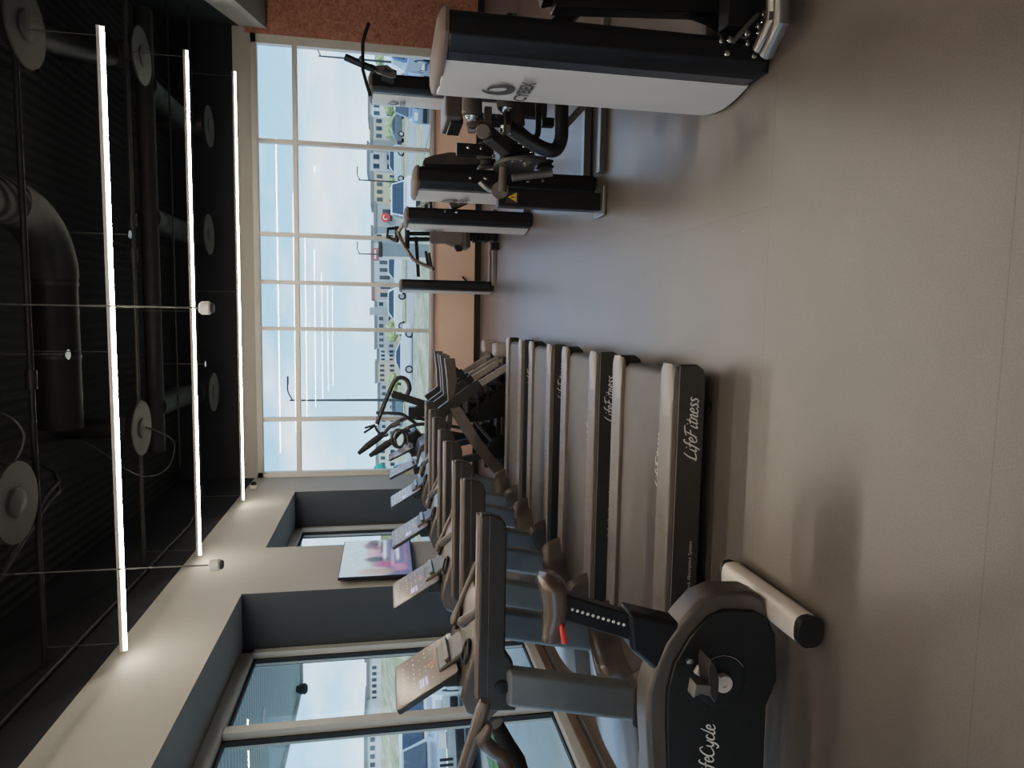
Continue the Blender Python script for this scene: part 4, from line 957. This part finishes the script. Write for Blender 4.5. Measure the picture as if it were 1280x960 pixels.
# ------------------------------------------------------------------ stair climbers beyond the treadmills
def climber(yc, label):
    t = thing('stair_climber', label, 'stair climber', (-1.1, yc, 0), 'stair climbers')
    def LX(z): return -.78-.6*(z-.43)
    for s in (-1, 1):
        y = yc+s*.35
        lo, hi = (LX(.02), .02), (LX(1.0), 1.0)
        n = Vector((hi[1]-lo[1], 0, -(hi[0]-lo[0]))).normalized()
        r = obj('side_rail', MB().bar((lo[0], y, lo[1]+.02), (LX(.5), y, .5), .06, .08, n), M['railcap'], t, bevel=.008)
        obj('rail_cover', MB().bar((LX(.45), y, .45), (hi[0]-.08, y, hi[1]), .075, .14, n), M['char'], t, bevel=.012)
        # handrail: blunt rear end, dips in the middle
        top = [(-.48, .9), (-.75, .865), (-1.0, .85), (-1.3, .87), (-1.6, .95), (-1.85, 1.06)]
        pts = top+[(x, z-(.13 if i < 2 else .07)) for i, (x, z) in list(enumerate(top))[::-1]]
        obj('handrail', MB().prism(pts, 'Y', y-.035, y+.035), M['brownp'], t, bevel=.01)
        obj('rail_brace', MB().bar((-.58, y, .8), (LX(.55)+.02, y, .52), .05, .06), M['black'], t, bevel=.006)
        cur = [(562, 510), (575, 532), (590, 557), (608, 580), (626, 598), (640, 612)]
        off = [(13, -2), (12, -6), (11, -8), (10, -9), (9, -8), (6, -6)]
        up_ = [at(a, b, 8.31) for a, b in cur]; lo_ = [at(a+o[0], b+o[1], 8.31) for (a, b), o in zip(cur, off)]
        pts = [(q.x, max(q.z, .012)) for q in up_]+[(q.x, max(q.z, .005)) for q in lo_[::-1]]
        st = obj('front_strut', MB().prism(pts, 'Y', y-.04, y+.04), M['rail'], t, bevel=.006)
        obj('strut_edge', MB().prism([(q.x, max(q.z, .012)) for q in up_]+[(q.x-.012, max(q.z-.004, .008)) for q in up_[::-1]], 'Y', y-.042, y+.042), M['railcap'], st)
        obj('strut_tube', MB().tube([(-1.22, y*.6+yc*.4, .55), (-1.75, y*.6+yc*.4, .1)], .02, 8), M['steel'], t)
    for k in range(5):
        z = .12+.12*k; x = LX(z)-.12-.04*k
        obj('step', MB().prism([(x+.14, z), (x-.12, z), (x-.12, z-.03), (x+.12, z-.03), (x+.12, z-.11), (x+.14, z-.11)], 'Y', yc-.3, yc+.3), M['rubber'], t, bevel=.005)
    obj('stair_housing', MB().prism([(-.75, .03), (-1.2, .03), (-1.28, .4), (-1.3, .72), (-1.2, .66)], 'Y', yc-.28, yc+.28), M['black'], t, bevel=.02)
    obj('base_frame', MB().box(-2.25, -.5, yc-.38, yc-.3, 0, .06).box(-2.25, -.5, yc+.3, yc+.38, 0, .06).box(-2.25, -2.15, yc-.38, yc+.38, 0, .06), M['char'], t, bevel=.008)
    obj('wheel', MB().lathe([(.13, -.03), (.15, -.02), (.15, .02), (.13, .03)], (-1.62, yc-.2, .17), (0, 1, 0), 28), M['rubber'], t)
    obj('rear_foot', MB().box(-.5, -.3, yc+.22, yc+.46, 0, .19), M['railcap'], t, bevel=.05, seg=4)
    obj('mast', MB().bar((-1.75, yc, .3), (-1.95, yc, 1.25), .12, .08), M['char'], t, bevel=.012)
    obj('console', MB().prism([(-1.7, 1.02), (-2.02, 1.06), (-2.05, 1.2), (-1.78, 1.14)], 'Y', yc-.33, yc+.33), M['brownp'], t, bevel=.02)
    tablet(t, yc, .42, (-1.82, 1.22), (-1.99, 1.56), ic=False)
    return t
c1 = climber(8.66, 'nearer of the two stair climbers beyond the treadmills')
dup(c1, (-1.1, 9.76, 0), 'farther stair climber, next to the dip machine by the window')

# dip machine with looped handles
YD = 10.75
t = thing('dip_machine', 'tall dip and chin machine with a looped handle standing at the far window', 'weight machine', (-1.2, YD, 0), 'strength machines')
obj('loop_handle', MB().tube([at(*p, YD) for p in ((471, 530), (478, 511), (487, 489), (494, 475), (502, 472), (509, 476), (512, 485), (510, 491), (508, 496))], .035, 12, 4), M['char'], t)
obj('dip_handle', MB().tube([at(*p, YD) for p in ((470, 516), (490, 516.5), (503, 518), (512, 524), (522, 531))], .026, 12, 3), M['char'], t)
obj('chin_grip', MB().tube([at(469, 531, YD), at(456, 535, YD)], .018, 10).tube([at(469, 532, YD), at(455, 541, YD)], .018, 10), M['rubber'], t)
obj('hook_tube', MB().tube([at(*p, YD) for p in ((470, 532), (470, 536), (475, 542), (482, 545), (485, 542))], .02, 10, 3), M['char'], t)
a, b = at(490, 492, YD), at(540, 508, YD)
obj('lever_beam', MB().bar(a, b, .08, .11), M['black'], t, bevel=.008)
obj('column', MB().box(-1.55, -1.4, YD-.05, YD+.15, 0, 1.25), M['black'], t, bevel=.01)
obj('curved_arm', MB().tube([at(*p, YD) for p in ((516, 521), (519, 512), (528, 506), (540, 500))], .035, 12, 3).tube([at(*p, YD) for p in ((520, 524), (526, 514), (534, 508), (545, 504))], .035, 12, 3), M['char'], t)
obj('base_frame', MB().box(-1.6, -.8, YD-.1, YD, 0, .06).box(-1.6, -.8, YD+.25, YD+.35, 0, .06).box(-1.55, -1.4, YD-.1, YD+.35, 0, .06), M['black'], t, bevel=.008)
obj('knee_pad', MB().box(-1.15, -.85, YD-.05, YD+.25, .55, .62), M['vinyl'], t, bevel=.02)
obj('knee_post', MB().box(-1.05, -.97, YD+.05, YD+.13, .05, .56), M['black'], t)

# cross trainer with long padded moving arms
YX = 10.55
t = thing('cross_trainer', 'cross trainer with two long padded swing arms in the window corner', 'cross trainer', (-2.0, YX, 0))
for k, (dy, pts) in enumerate(((.45, ((448, 567), (460, 557), (472, 548), (480, 542))), (.0, ((462, 570), (474, 562), (484, 555), (492, 550))))):
    Y = YX-.0+dy
    g = [at(*p, Y) for p in pts]
    ar = obj('swing_arm', MB().tube([g[-1], at(pts[-1][0]+12, pts[-1][1]-12, Y), at(pts[-1][0]+36, pts[-1][1]-20, Y), at(560, pts[-1][1]-10, Y), at(590, pts[-1][1]-5, Y)], .028, 12, 4), M['char'], t)
    obj('padded_grip', MB().tube(g, [.03, .055, .055, .045], 16, 4), M['rubber'], ar)
    obj('grip_sleeve', MB().tube([at(pts[-1][0]+10, pts[-1][1]-10, Y), at(pts[-1][0]+20, pts[-1][1]-14, Y)], .045, 14), M['brownp'], ar)
mb = MB()
for k in range(2):
    c = at(502, 548, YX-.1); mb.tube([c+Vector((.14*math.cos(R(q)), -.1+.1*k, .1*math.sin(R(q))+.05*k)) for q in range(0, 361, 20)], .022, 10)
obj('ring_handles', mb, M['char'], t)
a, b = at(498, 545, YX), at(520, 556, YX)
obj('console', MB().prism([(at(*p, YX-.1).x, at(*p, YX-.1).z) for p in ((508, 545), (520, 536), (530, 548), (530, 566), (518, 572), (506, 560))], 'Y', YX-.2, YX+.2), M['black'], t, bevel=.02)
obj('mast', MB().bar((-1.85, YX, .1), (-1.85, YX, 1.2), .12, .12, (1, 0, 0)), M['black'], t, bevel=.01)
obj('base', MB().box(-2.3, -1.62, YX-.25, YX+.1, 0, .1), M['char'], t, bevel=.02)

p = at(557, 152, FAR-.004)
t = thing('wall_outlet', 'small black outlet in the tan wall below the window, left of the leg machine pads', 'outlet', p)
obj('outlet_plate', MB().box(p.x-.05, p.x+.05, FAR-.012, FAR-.001, p.z-.06, p.z+.06), M['black'], t, bevel=.004)
obj('socket', MB().lathe([(.025, 0), (.025, .004), (.018, .005)], (p.x, FAR-.012, p.z), (0, -1, 0), 16), M['char'], t)
p = at(593, 353, FAR-.03)
solo('power_cable', MB().tube([at(578, 346, FAR-.02), at(584, 352, FAR-.04), at(590, 353, FAR-.05), at(597, 350, FAR-.06)], .014, 8, 5), M['rubber'], 'short black cord on the tan wall beside the narrow tower', 'cable', p)
# ------------------------------------------------------------------ outside
GZ = -.5
struct('trim_ground_outside', MB().box(-260, 260, FAR+.3, 420, GZ-.2, GZ).box(-260, WL-.3, -60, FAR+.3, GZ-.2, GZ), M['grass'])
struct('trim_street_outside', MB().box(-200, 200, 52, 66, GZ, GZ+.03), M['asphalt'])
struct('trim_parking_outside', MB().box(-34, -8, -20, 40, GZ, GZ+.035), M['asphalt'])
struct('trim_embankment_outside', MB().prism([(50, GZ), (62, 2.0), (80, 2.2), (80, GZ)], 'X', -90, -24), M['grass'])
struct('trim_sidewalk_outside', MB().box(-6.2, WL-.16, -20, 14, -.3, -.06), M['walk'])
struct('trim_lawn_outside', MB().box(-8, -6.2, -20, 16, -.6, -.22), M['green'])
struct('trim_parking_right', MB().box(9, 60, 22, 40, GZ, GZ+.035), M['asphalt'])
# canopy over the left pavement
t = thing('entrance_canopy', 'ribbed grey canopy over the pavement outside the left windows', 'canopy', (-5, 6, 3.2))
obj('soffit', MB().box(-6.95, WL-.2, -12, 12.8, 3.2, 3.3), M['canopy'], t)
obj('fascia', MB().box(-7.05, -6.95, -12, 12.9, 3.15, 3.75).box(-7.05, WL-.2, 12.8, 12.9, 3.15, 3.75), M['alu'], t)
p = ax(374, 868, -6.85)
dl = obj('security_light', MB().lathe([(.05, 0), (.09, -.08), (.1, -.16), (.06, -.2)], (-6.75, p.y, 3.2), (0, 0, 1), 16), M['char'], t)
for y in (9.0, 5.0): obj('downlight', MB().lathe([(.12, 0), (.12, -.01), (.09, -.012)], (-5.3, y, 3.2), (0, 0, 1), 20), M['white'], t)

PAINT = {}
def paint(c):
    k = str(c)
    if k not in PAINT: PAINT[k] = mat('car_paint_%d' % len(PAINT), c, .25, .2, var=.02, coat=.6)
    return PAINT[k]
def car(kind, px, rot, col, label, L=None, Zg=GZ, name=None):
    p = gz(px[0], px[1], Zg)
    nm = {'sedan': 'sedan_car', 'hatch': 'hatchback_car', 'suv': 'suv_car', 'pickup': 'pickup_truck', 'van': 'delivery_van'}[kind]
    L0, W, Hh, wr = {'sedan': (4.6, 1.8, 1.45, .33), 'hatch': (3.9, 1.75, 1.5, .31), 'suv': (4.6, 1.9, 1.75, .37), 'pickup': (5.4, 1.95, 1.85, .4), 'van': (5.6, 2.0, 2.3, .36)}[kind]
    t = thing(nm, label, 'car', p, 'parked cars outside')
    s = (L/L0) if L else 1.0
    h = L0/2
    low = {'sedan': [(-h, .35), (-h, .8), (-h+.15, .95), (-h+1.0, 1.0), (h-1.5, .98), (h-.25, .82), (h, .65), (h, .3), (h-.3, .22), (-h+.3, .22)],
           'hatch': [(-h, .35), (-h, .85), (-h+.1, .98), (h-1.1, .98), (h-.2, .84), (h, .65), (h, .3), (h-.3, .22), (-h+.3, .22)],
           'suv': [(-h, .4), (-h, 1.0), (-h+.1, 1.1), (h-1.3, 1.12), (h-.2, 1.0), (h, .8), (h, .38), (h-.3, .28), (-h+.3, .28)],
           'pickup': [(-h, .5), (-h, 1.1), (-h+1.7, 1.1), (h-1.4, 1.18), (h-.15, 1.1), (h, .9), (h, .45), (h-.3, .35), (-h+.3, .35)],
           'van': [(-h, .4), (-h, 1.15), (h-1.0, 1.15), (h-.15, .95), (h, .7), (h, .38), (h-.3, .28), (-h+.3, .28)]}[kind]
    cab = {'sedan': [(-h+.55, .96), (-h+1.3, Hh-.04), (-h+1.8, Hh), (h-2.2, Hh-.02), (h-1.35, .96)],
           'hatch': [(-h+.05, .95), (-h+.45, Hh-.06), (-h+.9, Hh), (h-1.8, Hh-.02), (h-.95, .95)],
           'suv': [(-h+.05, 1.08), (-h+.35, Hh-.06), (-h+.7, Hh), (h-2.0, Hh-.02), (h-1.2, 1.08)],
           'pickup': [(-h+1.75, 1.08), (-h+1.9, Hh-.04), (-h+2.2, Hh), (h-2.0, Hh-.02), (h-1.25, 1.14)],
           'van': [(-h+.02, 1.1), (-h+.1, Hh-.05), (-h+.3, Hh), (h-1.7, Hh-.02), (h-.8, 1.1)]}[kind]
    rm = Matrix.Translation(p) @ Matrix.Rotation(R(rot), 4, 'Z') @ Matrix.Scale(s, 4)
    def fin(mb): mb.v = [rm @ v for v in mb.v]; return mb
    pm = paint(col)
    bmb = MB().prism(low, 'Y', -W/2, W/2)
    def taper(poly, k, grow=0):
        zb = min(z for x, z in poly); zt = max(z for x, z in poly)
        mb = MB(); n = len(poly); vs = []
        for sg in (-1, 1):
            vs += [(x, sg*(W/2-.04+grow-(z-zb)/(zt-zb)*k), z) for x, z in poly]
        return mb.add(vs, [list(range(n))[::-1], list(range(n, 2*n))]+[(i, (i+1) % n, n+(i+1) % n, n+i) for i in range(n)])
    cmb = taper(cab, .2); bmb.add(cmb.v, cmb.f)
    bd = obj('body', fin(bmb), pm, t, bevel=.05*s, seg=2)
    # glass: side strips slightly proud, front and rear screens
    xc = sum(x for x, z in cab)/len(cab); zb = min(z for x, z in cab); zt = max(z for x, z in cab); zc = (zb+zt)/2
    sh = [(xc+(x-xc)*.86, zc+(z-zc)*.72+.01) for x, z in cab]
    def gside(sg):
        mb = MB(); mb.add([(x, sg*(W/2-.028-(z-zb)/(zt-zb)*.2), z) for x, z in sh], [list(range(len(sh)))]); return mb
    if kind != 'van':
        for sg in (-1, 1): obj('side_window', fin(gside(sg)), M['glasscar'], t, flat=True)
    f0, f1 = cab[-1], cab[-2]
    def screen(f0, f1, off):
        d = (Vector((f1[0], 0, f1[1]))-Vector((f0[0], 0, f0[1])))
        q0 = Vector((f0[0], 0, f0[1]))+d*.12+Vector((off, 0, .02)); q1 = Vector((f0[0], 0, f0[1]))+d*.9+Vector((off, 0, .02))
        return MB().add([(q0.x, -W/2+.16, q0.z), (q0.x, W/2-.16, q0.z), (q1.x, W/2-.28, q1.z), (q1.x, -W/2+.28, q1.z)], [(0, 1, 2, 3)])
    obj('windscreen', fin(screen(f0, f1, .025)), M['glasscar'], t, flat=True)
    obj('rear_window', fin(screen(cab[0], cab[1], -.025)), M['glasscar'], t, flat=True)
    if kind == 'suv':
        for k in range(7): obj('grille_slot', fin(MB().box(h-.02, h+.018, -.36+.105*k, -.305+.105*k, .68, .96)), M['tyre'], t)
        obj('bumper', fin(MB().box(h-.05, h+.14, -W/2+.05, W/2-.05, .42, .6)), M['tyre'], t, bevel=.03)
    else:
        obj('grille', fin(MB().box(h-.02, h+.02, -W/4, W/4, .45, .66)), M['tyre'], t)
    for sg in (-1, 1):
        obj('headlamp', fin(MB().box(h-.08, h+.015, sg*(W/2-.28)-.16, sg*(W/2-.28)+.16, .66 if kind in ('sedan', 'hatch') else .8, .78 if kind in ('sedan', 'hatch') else .95)), M['white'], t)
        obj('tail_lamp', fin(MB().box(-h-.015, -h+.05, sg*(W/2-.2)-.12, sg*(W/2-.2)+.12, .72, .9)), M['red'], t)
        for xx in (-h+.85, h-.85):
            w = obj('wheel', fin(MB().lathe([(wr*.8, -.1), (wr, -.08), (wr, .08), (wr*.8, .1)], (xx, sg*(W/2-.08), wr), (0, 1, 0), 20)), M['tyre'], t)
            obj('hub', fin(MB().lathe([(wr*.62, 0), (wr*.55, .02)], (xx, sg*(W/2+.02), wr), (0, sg, 0), 16)), M['hub'], w)
    return t
white, silver, grey, blue = (.75, .78, .8), (.5, .54, .56), (.1, .12, .14), (.12, .2, .32)
car('sedan', (505, 157), 10, grey, 'dark grey sedan parked across the grass behind the pulldown machine')
car('suv', (543, 122), 250, (.25, .33, .42), 'blue-grey off-road car nosing up close to the window')
car('van', (512, 85), 20, white, 'white van at the far right end of the window')
car('pickup', (536, 60), 80, (.12, .2, .4), 'dark blue pickup closest to the right end of the window')
car('suv', (505, 208), 172, (.55, .66, .74), 'pale blue estate car parked just right of the second tower')
car('pickup', (533, 252), 265, (.8, .84, .86), 'large white pickup facing the window above the third tower')
car('pickup', (508, 334), 178, (.74, .8, .84), 'white pickup seen side-on beside the grey pylon', L=5.6)
car('suv', (507, 388), 175, (.8, .84, .86), 'white estate car with dark wheel between the narrow tower and treadmills', L=5.0)
car('sedan', (516, 440), 5, (.72, .78, .82), 'white saloon parked alone on the lawn left of centre', L=4.4)
car('hatch', (506, 512), 190, (.16, .22, .28), 'dark hatchback glimpsed behind the dip machine handle')
car('hatch', (511, 596), 115, (.05, .4, .62), 'bright blue small car in the window corner behind the tablets')
car('suv', (582, 902), -66, (.72, .76, .77), 'white off-road car outside the left window behind the nearest tablet')
car('suv', (592, 972), -52, (.4, .46, .5), 'grey car outside the left window at the photo edge behind the handlebar')
car('hatch', (535, 862), 30, (.3, .36, .4), 'dark grey car behind the others outside the left window')

def lamp_post(px, Y, top, label, arm=1.2):
    p = at(px[0], px[1], Y)
    tp = at(top[0], top[1], Y)
    t = thing('street_lamp', label, 'street lamp', (p.x, Y, GZ), 'street lamps outside')
    obj('pole', MB().tube([(p.x, Y, GZ), (p.x, Y, tp.z)], [.11, .06], 10), M['conduit'], t)
    obj('arm', MB().tube([(p.x, Y, tp.z-.2), (p.x+arm*.5, Y, tp.z+.1), (p.x+arm, Y, tp.z+.12)], .05, 8, 3), M['conduit'], t)
    obj('lamp_head', MB().box(p.x+arm-.15, p.x+arm+.45, Y-.12, Y+.12, tp.z+.05, tp.z+.16), M['conduit'], t, bevel=.02)
lamp_post((470, 500), 48, (362, 499), 'tall street lamp seen through the window above the looped handle')
lamp_post((470, 76), 60, (398, 76), 'street lamp outside at the right end of the window')
lamp_post((470, 226), 75, (448, 226), 'distant street lamp above the second tower', .9)
lamp_post((475, 318), 80, (448, 318), 'distant street lamp above the grey pylon', .9)
lamp_post((470, 815), 45, (433, 838), 'street lamp through the left window behind the nearest tablet', 1.5)

def building(x0, x1, y, top, col, label, rows=2, cols=4, base=496, roof=None, d=8):
    # x0/x1: photo rows bounding the front; y: distance
    a, b = at(base, x0, y), at(base, x1, y); zt = at(top, x0, y).z
    xa, xb = min(a.x, b.x), max(a.x, b.x)
    t = thing('distant_building', label, 'building', ((xa+xb)/2, y, GZ), 'buildings across the street')
    obj('walls', MB().box(xa, xb, y, y+d, GZ, zt), mat('render_%d' % len(MATS), col, .85, var=.04, vscale=.3), t)
    obj('roof_edge', MB().box(xa-.2, xb+.2, y-.2, y+d+.2, zt, zt+.35), mat('roof_%d' % len(MATS), roof or (.25, .24, .24), .8, var=.05), t)
    W, Hh = xb-xa, zt-GZ
    for r in range(rows):
        for c in range(cols):
            xm = xa+W*(c+.5)/cols; zm = GZ+Hh*(r+.62)/(rows+.15)
            obj('window', MB().box(xm-W/cols*.25, xm+W/cols*.25, y-.08, y+.02, zm-Hh/rows*.2, zm+Hh/rows*.2), M['glasscar'], t)
    return t
building(100, 148, 130, 462, (.66, .68, .68), 'white block with two rows of square windows behind the pulldown bar', 2, 5)
building(148, 176, 110, 465, (.5, .48, .44), 'beige brick building left of the white square-windowed block', 2, 3)
building(180, 215, 120, 461, (.6, .62, .62), 'grey shed-like building above the pale blue car', 2, 3, roof=(.2, .25, .3))
building(217, 255, 105, 466, (.62, .54, .38), 'yellowish house block above the second tower', 2, 4)
rb = building(255, 284, 100, 470, (.42, .43, .42), 'grey hall carrying a round red sign above the third tower', 1, 1)
p = at(482, 272, 99.5)
obj('round_sign', MB().lathe([(.62, 0), (.62, .2)], p, (0, -1, 0), 24), M['red'], rb)
obj('sign_mark', MB().tube([p+Vector((.3*math.cos(R(q)), -.3, .3*math.sin(R(q)))) for q in range(30, 250, 20)], .09, 8), M['white'], rb)
building(284, 300, 125, 466, (.6, .6, .56), 'pale block left of the red-signed hall, behind the press yoke', 2, 2)
building(305, 352, 120, 466, (.58, .62, .63), 'long pale shop block behind the white pickup', 1, 5)
building(354, 374, 110, 467, (.52, .42, .38), 'small brick-coloured shop block left of the white pickup', 1, 2, roof=(.35, .16, .12))
building(376, 412, 140, 470, (.5, .53, .54), 'grey low houses above the white estate car', 2, 4)
building(414, 436, 130, 470, (.45, .47, .48), 'dark grey house left of the window mullion above the white saloon', 2, 3)
building(437, 452, 140, 473, (.68, .7, .7), 'little white house above the white saloon', 2, 3)
building(454, 478, 120, 471, (.56, .5, .4), 'tan terraced houses right of the tall street lamp', 2, 4)
building(480, 545, 130, 474, (.55, .58, .58), 'grey terrace behind the looped handle', 2, 8)
building(560, 600, 115, 472, (.62, .64, .58), 'pale greenish building in the window corner', 2, 5)
building(806, 824, 112, 458, (.55, .57, .57), 'grey building through the left window next to the column', 2, 2, base=488)
building(829, 882, 95, 461, (.68, .68, .66), 'white apartment block seen through the left window', 3, 7, base=488)
building(896, 990, 90, 458, (.68, .69, .68), 'white apartment block at the photo edge through the left window', 3, 9, base=488)
# smokestack and sign pole
t = thing('roadside_sign', 'reddish rectangular sign on a pole above the grey pylon', 'sign', (at(490, 317, 85).x, 85, GZ))
a, b = at(464, 312, 85), at(474, 325, 85)
obj('sign_panel', MB().box(a.x-1.3, a.x+.2, 84.9, 85.1, b.z, a.z), mat('sign_red', (.35, .13, .12), .6, var=.05), t)
obj('sign_stripe', MB().box(a.x-1.1, a.x+.0, 84.85, 84.9, (a.z+b.z)/2-.1, (a.z+b.z)/2+.1), M['white'], t)
obj('sign_pole', MB().tube([(a.x-.5, 85, GZ), (a.x-.5, 85, b.z)], .12, 8), M['conduit'], t)
p = at(462, 386, 135)
solo('chimney_stack', MB().box(p.x-1.2, p.x+.3, 135, 136.5, GZ, p.z), mat('stack_grey', (.4, .42, .42), .8, var=.05), 'grey square chimney standing among the low grey houses', 'chimney', (p.x, 135, GZ))
# pylon outside the window
YP = 16.0
a, b = at(473, 303, YP), at(473, 320, YP)
t = thing('sign_pylon', 'slim grey-blue pylon with dark cap outside, behind the press machine', 'pylon', ((a.x+b.x)/2, YP, GZ))
obj('pylon_body', MB().box(b.x, a.x, YP, YP+.18, GZ, a.z-.08), mat('pylon_grey', (.25, .32, .38), .4, var=.05), t, bevel=.01)
obj('pylon_edge', MB().box(b.x-.05, b.x, YP+.01, YP+.17, GZ, a.z-.08), M['raceway'], t)
obj('pylon_cap', MB().box(b.x-.02, a.x+.02, YP-.02, YP+.2, a.z-.08, a.z), M['char'], t, bevel=.01)
# trees and hedges
def tree(px, Y, r, h, label, m='leaf', cat='tree', name='leafy_tree'):
    p = at(px[0], px[1], Y); c = Vector((p.x, Y, 0))
    t = thing(name, label, cat, (p.x, Y, GZ), 'trees and bushes outside')
    mb = MB(); rnd = random.Random(int(px[1]))
    for k in range(9):
        mb.ball((p.x+rnd.uniform(-r, r)*.7, Y+rnd.uniform(-r, r)*.6, GZ+h*rnd.uniform(.5, .85)), r*rnd.uniform(.35, .6), 10, (1, 1, .8))
    obj('crown', mb, M[m], t)
    obj('trunk', MB().tube([(p.x, Y, GZ), (p.x, Y, GZ+h*.6)], [.2, .1], 8), M['bark'], t)
tree((486, 128), 98, 1.7, 2.4, 'yellow-green bush below the white block, right of the grey sedan')
tree((486, 158), 98, 1.6, 2.1, 'green bush above the dark grey sedan')
tree((486, 240), 92, 1.8, 1.7, 'low green bush in front of the yellowish house')
tree((486, 412), 96, 1.6, 2.1, 'bush beside the mullion above the white estate car')
tree((486, 480), 96, 1.5, 1.8, 'bush left of the white saloon by the tall street lamp')
tree((470, 600), 60, 1.3, 4.0, 'blue-green tree top in the left corner of the far window', 'leafblue')
tree((486, 74), 95, 1.9, 3.2, 'green tree at the right end of the window behind the van')
# planter grasses by the left pavement
def shrub(x, y, label, r=.5, n=70):
    t = thing('bare_shrub', label, 'shrub', (x, y, -.22), 'pavement shrubs')
    rnd = random.Random(int(x*100+y*10)); mb, lf = MB(), MB()
    for k in range(n):
        a = rnd.uniform(0, 6.28); q = Vector((x+rnd.uniform(-.1, .1), y+rnd.uniform(-.1, .1), -.22))
        e = q+Vector((math.cos(a)*r*rnd.random(), math.sin(a)*r*rnd.random(), rnd.uniform(.3, .75)))
        mb.tube([q, q.lerp(e, .5)+Vector((0, 0, .06)), e], [.008, .006, .003], 5)
        for i in range(3): lf.ball(q.lerp(e, rnd.uniform(.5, 1)), .02, 6)
    obj('stems', mb, M['bark'], t); obj('leaves', lf, M['leaf'], t)
shrub(-7.4, 8.0, 'twiggy shrub beside the pavement behind the nearest tablet')
shrub(-7.3, 6.4, 'twiggy shrub beside the pavement behind the bike handlebar')
shrub(-7.4, 5.2, 'twiggy shrub beside the pavement at the photo edge')

# ------------------------------------------------------------------ sky and light
w = bpy.data.worlds.new('world'); scene.world = w; w.use_nodes = True
nt = w.node_tree; L = nt.links.new; bg = nt.nodes['Background']
tc = nt.nodes.new('ShaderNodeTexCoord'); sx = nt.nodes.new('ShaderNodeSeparateXYZ'); L(tc.outputs['Generated'], sx.inputs[0])
rp = nt.nodes.new('ShaderNodeValToRGB'); e = rp.color_ramp.elements
e[0].position = 0; e[0].color = (.5, .69, .88, 1); e[1].position = .8; e[1].color = (.13, .27, .58, 1)
k = e.new(.12); k.color = (.33, .55, .84, 1); k = e.new(.3); k.color = (.2, .4, .72, 1)
L(sx.outputs['Z'], rp.inputs['Fac'])
mp = nt.nodes.new('ShaderNodeMapping'); mp.inputs['Scale'].default_value = (1.6, 1.6, 4.5); mp.inputs['Location'].default_value = (.35, .2, .1)
L(tc.outputs['Generated'], mp.inputs['Vector'])
n = nt.nodes.new('ShaderNodeTexNoise'); n.inputs['Scale'].default_value = 2.2; n.inputs['Detail'].default_value = 7; n.inputs['Roughness'].default_value = .55
L(mp.outputs['Vector'], n.inputs['Vector'])
cr = nt.nodes.new('ShaderNodeValToRGB'); cr.color_ramp.elements[0].position = .46; cr.color_ramp.elements[0].color = (0, 0, 0, 1); cr.color_ramp.elements[1].position = .74; cr.color_ramp.elements[1].color = (.85, .85, .85, 1)
L(n.outputs['Fac'], cr.inputs['Fac'])
mxw = nt.nodes.new('ShaderNodeMixRGB'); L(cr.outputs['Color'], mxw.inputs['Fac']); L(rp.outputs['Color'], mxw.inputs['Color1']); mxw.inputs['Color2'].default_value = (1.0, 1.0, .99, 1)
L(mxw.outputs['Color'], bg.inputs['Color']); bg.inputs['Strength'].default_value = 1.05

sd = bpy.data.lights.new('sun', 'SUN'); sd.energy = .9; sd.angle = R(8); sd.color = (1, .96, .9)
so = bpy.data.objects.new('sun', sd); C.objects.link(so); so.rotation_euler = (R(42), 0, R(35))

scene.view_settings.view_transform = 'Filmic'
scene.view_settings.look = 'Medium High Contrast'
scene.view_settings.exposure = .88
scene.cycles.use_denoising = True
scene.cycles.max_bounces = 8
scene.cycles.transparent_max_bounces = 16
scene.cycles.sample_clamp_indirect = 6
